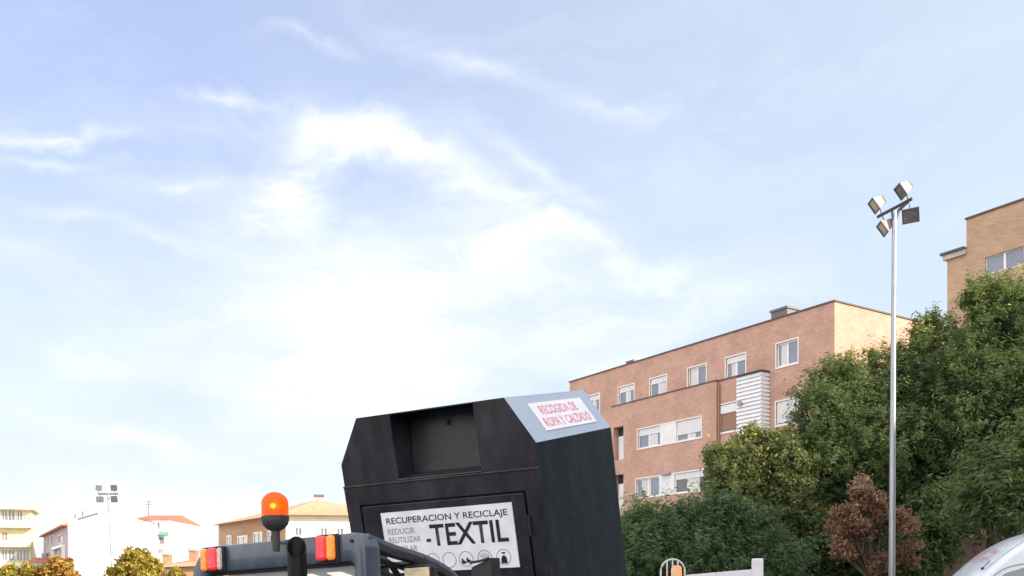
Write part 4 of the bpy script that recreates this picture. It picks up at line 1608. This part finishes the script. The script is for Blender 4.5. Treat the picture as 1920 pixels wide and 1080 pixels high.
sp_ = smooth_path(prof_r)
for x, nm in ((xr_ - .035, 'roof_rail'), (xl + .045, 'roof_rail')):
    m = MB()
    m.tube([(x, q.x, q.y + .016) for q in sp_], .03, 12, flat=(.016, .012))
    m.build(nm, 'cab_paint', ld, smooth=True)
m = MB()
m.tube([(xr_ - .038, q.x, q.y - .012) for q in sp_], .03, 12, flat=(.022, .020))
m.build('inner_rail', 'cab_inner', ld, smooth=True)
for i, x in enumerate((.10, -.05, -.22, -.40, -.58, -.74)):
    m = MB()
    m.tube([(x, max(.10, q.x - .06 - .012 * i), q.y - .03) for q in sp_ if q.x > .10 + .012 * i], .01, 8, flat=(.008, .013))
    m.build('roof_bar', 'cab_inner', ld, smooth=True)
m = MB()
for yy_, zz_ in ((.74, -.15), (.42, -.066)):
    m.tube([(xl + .05, yy_, zz_), (xr_ - .04, yy_, zz_)], .014, 8)
m.build('roof_crossbar', 'cab_inner', ld, smooth=True)
# lower machine body, arms, wheels (below the picture)
m = MB()
m.box(xl - .02, xr_ + .02, -.25, 1.0, ZB + .35, hz, bev=.03)
m.build('engine_housing', 'loader_body', ld)
for x in (xl - .16, xr_ + .16):
    for yy_ in (.1, .85):
        wl = MB()
        M_ = Matrix.Translation((x, yy_, ZB + .36)) @ Matrix.Rotation(R(90), 4, 'Y')
        wl.lathe([(.20, -.11), (.34, -.11), (.36, -.07), (.36, .07), (.34, .11), (.20, .11)], 28, M_)
        ty = wl.build('wheel', 'rubber', ld, smooth=True)
        MB().lathe([(.0, -.06), (.2, -.06), (.2, .06), (0, .06)], 20, M_).build('rim', 'cream_lamp', ty)
for x in (xl - .08, xr_ + .10):
    m = MB()
    m.tube([(x, -.1, -.72), (x, .5, -.66), (x, 1.0, -.72), (x, 1.35, -1.05)], .05, 8, flat=(.035, .07))
    m.build('lift_arm', 'loader_arm', ld)
# coupler bracket seen in front of the sign
inv = ld.matrix_world.inverted()
def LP(px, py, Y):
    return inv @ at(px, py, Y)
m = MB()
pts = [LP(884, 1064, 5.05), LP(920, 1046, 5.05), LP(922, 1084, 5.05), LP(884, 1090, 5.05)]
th = Vector((.02, .06, 0))
m.add(pts + [p + th for p in pts], [(0, 1, 2, 3), (7, 6, 5, 4), (0, 4, 5, 1), (1, 5, 6, 2), (2, 6, 7, 3), (3, 7, 4, 0)])
m.tube([LP(880, 1055, 5.03), LP(900, 1052, 5.03), LP(918, 1046, 5.03)], .008, 6)
m.build('coupler_bracket', 'loader_arm', ld)
# work lamp
wl = MB()
pw = LP(782, 1079, 4.45)
wl.box(pw.x - .082, pw.x + .082, pw.y, pw.y + .07, pw.z - .05, pw.z + .052, bev=.02)
wk = wl.build('work_lamp', 'cab_inner', ld)
m = MB()
m.box(pw.x - .070, pw.x + .070, pw.y - .006, pw.y + .003, pw.z - .05, pw.z + .036, bev=.003)
m.build('lamp_face', 'cream_lamp', wk)
m = MB()
for i in range(4):
    m.tube([(pw.x - .03 + i * .02, pw.y + .03, pw.z + .045), (pw.x - .03 + i * .02, pw.y + .03, pw.z + .085)], .004, 6)
m.build('lamp_wiring', 'cab_inner', wk)


m = MB()
for pp in (((690, 1044, 4.6), (715, 1048, 4.62), (733, 1060, 4.64), (748, 1085, 4.66), (755, 1120, 4.66)),
           ((700, 1034, 4.7), (745, 1042, 4.72), (775, 1056, 4.74), (800, 1080, 4.76), (806, 1120, 4.76))):
    pl_ = [LP(*q) for q in pp]
    m = MB()
    m.tube(smooth_path3(pl_), .016, 10)
    m.build('hydraulic_hose', 'cab_inner', ld, smooth=True)


def lens_block(parent, px0, px1, py0, py1, Y, mat, thick=.03):
    a, b = LP(px0, py1, Y), LP(px1, py0, Y)
    m_ = MB()
    m_.box(a.x, b.x, -thick - .014, -.014, (a.z), (b.z), bev=.006)
    return m_.build('lens', mat, parent)


def yl(x):       # depth of hoop face at local x
    return (ld.matrix_world @ Vector((x, -.03, 0))).y


def taillight(x0, x1, z0, z1, cells):
    b = MB().box(x0, x1, -.014, -.001, z0, z1, bev=.003).build('tail_light', 'rubber', ld)
    for (a, c, mt) in cells:
        m_ = MB()
        xa, xc = x0 + (x1 - x0) * a, x0 + (x1 - x0) * c
        m_.box(xa + .001, xc - .001, -.038 if mt != 'clear_lens' else -.036, -.014, z0 + .006, z1 - .006, bev=.0125)
        m_.build('lens', mt, b)


# left cluster: amber, red, clear ; right cluster: red, amber
taillight(-.782, -.636, -.062, .060, ((0, .30, 'amber_lens'), (.30, .76, 'red_lens'), (.76, .97, 'clear_lens')))
taillight(-.043, .078, -.058, .066, ((0.03, .55, 'red_lens'), (.55, .95, 'amber_lens')))
m = MB()
m.lathe([(0, 0), (.008, .0), (.008, .006), (0, .008)], 10, Matrix.Translation((.15, -.002, .028)) @ Matrix.Rotation(R(90), 4, 'X'))
m.build('bolt_head', 'cab_inner', ld, smooth=True)
# beacon
xb = -.262
pb = Vector((xb, -.045, 0))
bk = empty('beacon', (0, 0, 0))
bk.parent = ld
bk.location = pb
s_ = 4.42 / F
zc = lambda py: (1.6 + (1100 - py) * 4.40 / F) - Ol.z + .012
m = MB()
m.lathe([(.0, zc(997)), (.016, zc(997)), (.024, zc(995)), (.044, zc(990)), (.058, zc(983)), (.0625, zc(976)), (.0635, zc(968)), (.060, zc(967)), (0, zc(967))], 32)
m.build('beacon_housing', 'beacon_base', bk, smooth=True)
m = MB()
m.lathe([(.014, zc(1034)), (.017, zc(1028)), (.019, zc(1010)), (.019, zc(996)), (.0, zc(996))], 16)
m.tube([(0, 0, zc(1012)), (-.035, .01, zc(1012)), (-.04, .04, zc(1013))], .006, 8)
m.tube([(-.022, 0, zc(1004)), (-.022, .0, zc(1011))], .009, 8)
m.build('beacon_stem', 'beacon_base', bk, smooth=True)
m = MB()
m.tube([(-.058, 0, zc(976)), (-.068, 0, zc(976))], .012, 10)
m.build('wing_screw', 'rubber', bk)
dome = MB()
prof = [(.0605, zc(967)), (.0615, zc(960)), (.0615, zc(944))]
r0, zt0, zt1 = .0615, zc(944), zc(922)
for i in range(1, 11):
    a = R(90 * i / 10)
    prof.append((max(r0 * math.cos(a) if i < 10 else 0.0, 0.0), zt0 + (zt1 - zt0) * math.sin(a)))
dome.lathe(prof, 40)
bm_ = bpy.data.materials.new('beacon_dome')
bm_.use_nodes = True
t = NT(bm_.node_tree)
for nd in list(bm_.node_tree.nodes):
    bm_.node_tree.nodes.remove(nd)
out = t.n('ShaderNodeOutputMaterial')
tp = t.n('ShaderNodeBsdfTransparent')
tp.inputs[0].default_value = (1.0, .17, .02, 1)
tl_ = t.n('ShaderNodeBsdfTranslucent')
tl_.inputs[0].default_value = (1.0, .15, .015, 1)
df = t.n('ShaderNodeBsdfDiffuse')
df.inputs[0].default_value = (1.0, .13, .02, 1)
gl = t.n('ShaderNodeBsdfGlossy')
gl.inputs['Roughness'].default_value = .08
em = t.n('ShaderNodeEmission')
em.inputs[0].default_value = (1, .11, .0, 1)
em.inputs[1].default_value = .16
m1 = t.n('ShaderNodeMixShader'); m1.inputs[0].default_value = .45
t.l(tp.outputs[0], m1.inputs[1]); t.l(tl_.outputs[0], m1.inputs[2])
m2 = t.n('ShaderNodeMixShader'); m2.inputs[0].default_value = .3
t.l(m1.outputs[0], m2.inputs[1]); t.l(df.outputs[0], m2.inputs[2])
m3 = t.n('ShaderNodeMixShader')
fr = t.n('ShaderNodeFresnel'); fr.inputs[0].default_value = 1.3
t.l(fr.outputs[0], m3.inputs[0])
t.l(m2.outputs[0], m3.inputs[1]); t.l(gl.outputs[0], m3.inputs[2])
ad = t.n('ShaderNodeAddShader')
t.l(m3.outputs[0], ad.inputs[0]); t.l(em.outputs[0], ad.inputs[1])
t.l(ad.outputs[0], out.inputs[0])
MATS['beacon_dome'] = bm_
dome.build('beacon_dome', 'beacon_dome', bk, smooth=True)
m = MB()
m.lathe([(.0, zc(966)), (.012, zc(966)), (.012, zc(955)), (.010, zc(953)), (.0, zc(953))], 14)
m.add([(-.03, .02, zc(960)), (.03, .02, zc(960)), (.036, .016, zc(936)), (-.036, .016, zc(936))], [(0, 1, 2, 3)])
m.build('reflector', pbr('reflector', (.9, .55, .25), .5), bk)
pbr('lit_bulb', (1, .7, .2), .4, emit=((1.0, .55, .12), 6))
m = MB()
m.lathe([(0, -.015), (.009, -.011), (.013, 0), (.009, .011), (0, .015)], 16, Matrix.Translation((0, -.012, zc(948))) @ Matrix.Rotation(R(90), 4, 'Y'))
m.build('bulb', 'lit_bulb', bk, smooth=True)
# exhaust pipe with slanted mouth
ex = MB()
c_top = LP(556, 1026, 4.02)
rr = .041
N_ = 28
vs, fs = [], []
for ring_i, (rad, kind) in enumerate(((rr, 'o'), (rr - .005, 'i'))):
    for lvl in (0, 1):
        for i in range(N_):
            a = 2 * math.pi * i / N_
            x, y_ = rad * math.cos(a), rad * math.sin(a)
            ztop = .050 * math.cos(a - R(133))
            vs.append((c_top.x + x, c_top.y + y_, c_top.z + (ztop if lvl else (-.9 if kind == 'o' else -.12))))
for i in range(N_):
    j = (i + 1) % N_
    fs += [(i, j, N_ + j, N_ + i), (2 * N_ + i, 3 * N_ + i, 3 * N_ + j, 2 * N_ + j), (N_ + i, N_ + j, 3 * N_ + j, 3 * N_ + i)]
fs.append(tuple(2 * N_ + i for i in range(N_)))
ex.add(vs, fs)
ex.build('exhaust_pipe', 'black_pipe', ld, smooth=True)

# ------------------------------------------------------------------ flatbed truck (only its rear board shows)
pbr('truck_white', (.74, .74, .79), .45, var=.12, vscale=4, coat=.2)
tk = empty('flatbed_truck', at(1420, 1100, 10.5) - Vector((0, 0, 1.6)))
tag(tk, 'white flatbed truck board with square corner post and caged orange beacon', 'truck')
o = tk.location
pA, pB = at(1286, 1078, 15.7) - o, at(1414, 1067, 10.5) - o
dv = (pB - pA)
dv.z = 0
dv.normalize()
ang = math.atan2(dv.y, dv.x)
MT = Matrix.Rotation(ang, 4, 'Z')
tz = pB.z
ln = (Vector((pB.x, pB.y)) - Vector((pA.x, pA.y))).length
M_ = Matrix.Translation((pB.x, pB.y, 0)) @ MT
m = MB()
m.box(-ln, 0, 0, .05, tz - .32, tz, M_, bev=.008)
m.build('side_board', 'truck_white', tk)
m = MB()
m.box(.0, .108, -.03, .08, .7, tz + .115, M_, bev=.01)
m.build('corner_post', 'truck_white', tk)
m = MB()
m.box(-ln, .1, .05, 2.1, .85, 1.0, M_, bev=.02)
m.build('load_bed', 'truck_white', tk)
for x in (-ln + .9, -.9):
    for y_ in (.2, 1.9):
        wl = MB().lathe([(.1, -.12), (.38, -.12), (.42, -.08), (.42, .08), (.38, .12), (.1, .12)], 26, M_ @ Matrix.Translation((x, y_, .42)) @ Matrix.Rotation(R(90), 4, 'X'))
        wl.build('wheel', 'rubber', tk, smooth=True)
m = MB()
m.box(-ln + .1, .0, .6, 1.5, .55, .85, M_)
m.build('chassis', 'rubber', tk)
# arched guard with bars
gc = at(1261.5, 1100, 15.9) - o
rg = 22.5 / F * 15.9
ga = at(1261.5, 1048.5, 15.9) - o
z_c = ga.z - rg
m = MB()
pth = [Vector((gc.x - rg, gc.y, 1.0))] + [Vector((gc.x - rg * math.cos(R(a)), gc.y, z_c + rg * math.sin(R(a)))) for a in range(0, 181, 12)] + [Vector((gc.x + rg, gc.y, 1.0))]
m.tube(pth, .016, 8)
for fx in (-.48, -.02, .42):
    h_ = z_c + rg * math.sqrt(1 - fx * fx)
    m.tube([(gc.x + fx * rg, gc.y, 1.0), (gc.x + fx * rg, gc.y, h_)], .014, 8)
m.build('beacon_guard', pbr('guard_white', (.50, .55, .52), .5), tk, smooth=True)
cb = at(1268.5, 1081, 16.05) - o
m = MB()
m.lathe([(.088, 0), (.09, .08), (.088, .155), (.074, .19), (.04, .203), (0, .205)], 24, Matrix.Translation((cb.x, cb.y, cb.z - .015)))
bcn = m.build('beacon', pbr('beacon_amber_far', (.85, .26, .10), .3, var=.3, vscale=25, coat=.3, emit=((1, .3, .1), .25)), tk, smooth=True)
m = MB()
m.lathe([(.05, 0), (.05, .2), (0, .2)], 16, Matrix.Translation((cb.x, cb.y, cb.z - .216)))
m.build('beacon_base', 'beacon_base', bcn)
m = MB()
m.lathe([(.045, .198), (.046, .25), (.0, .255)], 16, Matrix.Translation((cb.x, cb.y, cb.z - .015)))
m.build('beacon_cap', 'rubber', bcn)
m = MB().tube([(cb.x, cb.y, 1.0), (cb.x, cb.y, cb.z - .21)], .02, 8).build('beacon_mast', 'truck_white', tk)

# ------------------------------------------------------------------ white van
pbr('van_paint', (.62, .67, .74), .25, var=.03, vscale=3, coat=.6)
vn = empty('white_van', (0, 0, 0))
Pv = at(1852, 1100, 14)
Pv.z = 0
bdir = Vector((.982, -.19, 0)).normalized()
wdir = Vector((.19, .982, 0)).normalized()
Mv = Matrix.Identity(4)
Mv.col[0][:3] = bdir[:]
Mv.col[1][:3] = wdir[:]
Mv.col[2][:3] = (0, 0, 1)
Mv.col[3][:3] = Pv[:]
vn.matrix_world = Mv
tag(vn, 'white high-roofed van parked at the lower right corner with faded red marks on its brow', 'van')
VW = 1.9
prof_c = smooth_path([(-1.35, .75), (-1.3, .95), (-1.0, 1.08), (-.72, 1.15), (-.42, 1.45), (-.13, 1.74), (-.0, 1.88), (.24, 2.10), (.5, 2.29), (.78, 2.42), (1.2, 2.5), (2.2, 2.53), (3.8, 2.52), (3.95, 2.44)], 3)


def van_section(s, zc_, inset_=0.0):
    pts = []
    zb = .35
    re_ = .13
    w0 = 0.0
    # near side: slight tumblehome
    side = [(0, zb), (-.02, .6), (-.02, .95), (0.0, 1.3)]
    zs = zc_ - .05
    top_side = max(zs - re_, zb + .05)
    out = []
    for k_ in range(6):
        z_ = zb + (top_side - zb) * k_ / 5
        out.append((.0 + .05 * max(0, (z_ - 1.2)) * .6, z_))
    x_e = out[-1][0]
    for a in range(1, 7):
        t_ = R(90 * a / 6)
        out.append((x_e + re_ * (1 - math.cos(t_)), top_side + re_ * math.sin(t_)))
    half = [(y_, z_) for y_, z_ in out]
    cen = []
    for k_ in range(1, 6):
        f_ = k_ / 6
        y_ = half[-1][0] + (VW / 2 - half[-1][0]) * f_
        cen.append((y_, zs + .05 * (1 - (1 - f_) ** 2)))
    h1 = half + cen + [(VW / 2, zc_)]
    h2_ = [(VW - y_, z_) for y_, z_ in reversed(h1[:-1])]
    return [(s, y_, z_) for y_, z_ in h1 + h2_]


secs = [van_section(q.x, q.y) for q in prof_c]
nn_ = len(secs[0])
vs = [p for s in secs for p in s]
fs = []
for i in range(len(secs) - 1):
    for k_ in range(nn_ - 1):
        fs.append((i * nn_ + k_, i * nn_ + k_ + 1, (i + 1) * nn_ + k_ + 1, (i + 1) * nn_ + k_))
fs.append(tuple(range(nn_)))
fs.append(tuple((len(secs) - 1) * nn_ + k_ for k_ in reversed(range(nn_))))
MB().add(vs, fs).build('body', 'van_paint', vn, smooth=True)


def zprof(s):
    for i in range(len(prof_c) - 1):
        if prof_c[i].x <= s <= prof_c[i + 1].x:
            f_ = (s - prof_c[i].x) / (prof_c[i + 1].x - prof_c[i].x + 1e-9)
            return prof_c[i].y + (prof_c[i + 1].y - prof_c[i].y) * f_
    return prof_c[-1].y


def surf(s, y_, lift):
    zc_ = zprof(s)
    sec = van_section(s, zc_)
    for i in range(len(sec) - 1):
        if sec[i][1] <= y_ <= sec[i + 1][1] and i > 5:
            f_ = (y_ - sec[i][1]) / (sec[i + 1][1] - sec[i][1] + 1e-9)
            return Vector((s - lift * .6, y_, sec[i][2] + (sec[i + 1][2] - sec[i][2]) * f_ + lift * .8))
    return Vector((s, y_, zc_ + lift))


def patch(s0, s1, y0, y1, lift, ns=8, ny=14):
    m_ = MB()
    vs_ = [surf(s0 + (s1 - s0) * i / ns, y0 + (y1 - y0) * j / ny, lift) for i in range(ns + 1) for j in range(ny + 1)]
    fs_ = [(i * (ny + 1) + j, i * (ny + 1) + j + 1, (i + 1) * (ny + 1) + j + 1, (i + 1) * (ny + 1) + j) for i in range(ns) for j in range(ny)]
    return m_.add(vs_, fs_)


patch(-.68, -.115, .16, VW - .16, .004).build('windscreen_seal', 'rubber', vn, smooth=True)
patch(-.66, -.135, .19, VW - .19, .007).build('windscreen', pbr('windscreen_glass', (.25, .27, .33), .08, spec=.8, coat=.8), vn, smooth=True)
# gutter seam along the near roof edge
m = MB()
m.tube([surf(s, .155 + .02 * s, .002) for s in np.linspace(.02, 3.9, 40)], .008, 6)
m.build('roof_seam', pbr('seam_grey', (.22, .25, .30), .5), vn, smooth=True)
# cab door window on the near side with arched top
def side_y(z_):
    return .03 * max(0, z_ - 1.2)
wp = [(-.1, 1.05), (-.02, 1.45), (.08, 1.66), (.25, 1.80), (.5, 1.88), (.85, 1.91), (1.15, 1.88), (1.2, 1.05)]
m = MB()
m.add([(s, side_y(z_) - .010, z_) for s, z_ in wp], [tuple(range(len(wp)))])
m.build('side_window', 'van_glass', vn)
m = MB()
wp2 = smooth_path([(-.16, 1.05), (-.08, 1.47), (.03, 1.70), (.22, 1.86), (.5, 1.94), (.9, 1.975), (1.25, 1.94), (1.3, 1.0)], 4)
m.tube([(q.x, side_y(q.y) - .004, q.y) for q in wp2], .007, 6)
m.build('door_seam', 'seam_grey', vn, smooth=True)
# aerial base
pa = surf(.015, .30, .0)
m = MB()
m.tube([pa, pa + Vector((-.01, 0, .03))], .022, 10)
m.tube([pa + Vector((0, 0, .02)), pa + Vector((.10, .0, .13))], .006, 6)
m.build('aerial', 'rubber', vn, smooth=True)
# faded red marks on the brow
rs_ = random.Random(3)
m = MB()
for row in range(2):
    for i in range(9):
        y0_ = .55 + i * .105
        s0_ = .10 + row * .13
        for st_ in range(2):
            dy = rs_.uniform(0, .05)
            ds = rs_.uniform(0, .06)
            L1, L2 = surf(s0_ + ds, y0_ + dy, .004), surf(s0_ + ds, y0_ + dy + .02, .004)
            L3, L4 = surf(s0_ + ds + .08, y0_ + dy + .03, .004), surf(s0_ + ds + .08, y0_ + dy + .01, .004)
            m.quad(L1, L2, L3, L4)
m.build('brow_lettering', pbr('faded_red', (.66, .22, .30), .4), vn)
for s in (-.75, 2.9):
    for y_ in (.05, VW - .05):
        MB().lathe([(.1, -.1), (.3, -.1), (.34, -.06), (.34, .06), (.3, .1), (.1, .1)], 26, Matrix.Translation((s, y_, .34)) @ Matrix.Rotation(R(90), 4, 'X')).build('wheel', 'rubber', vn, smooth=True)
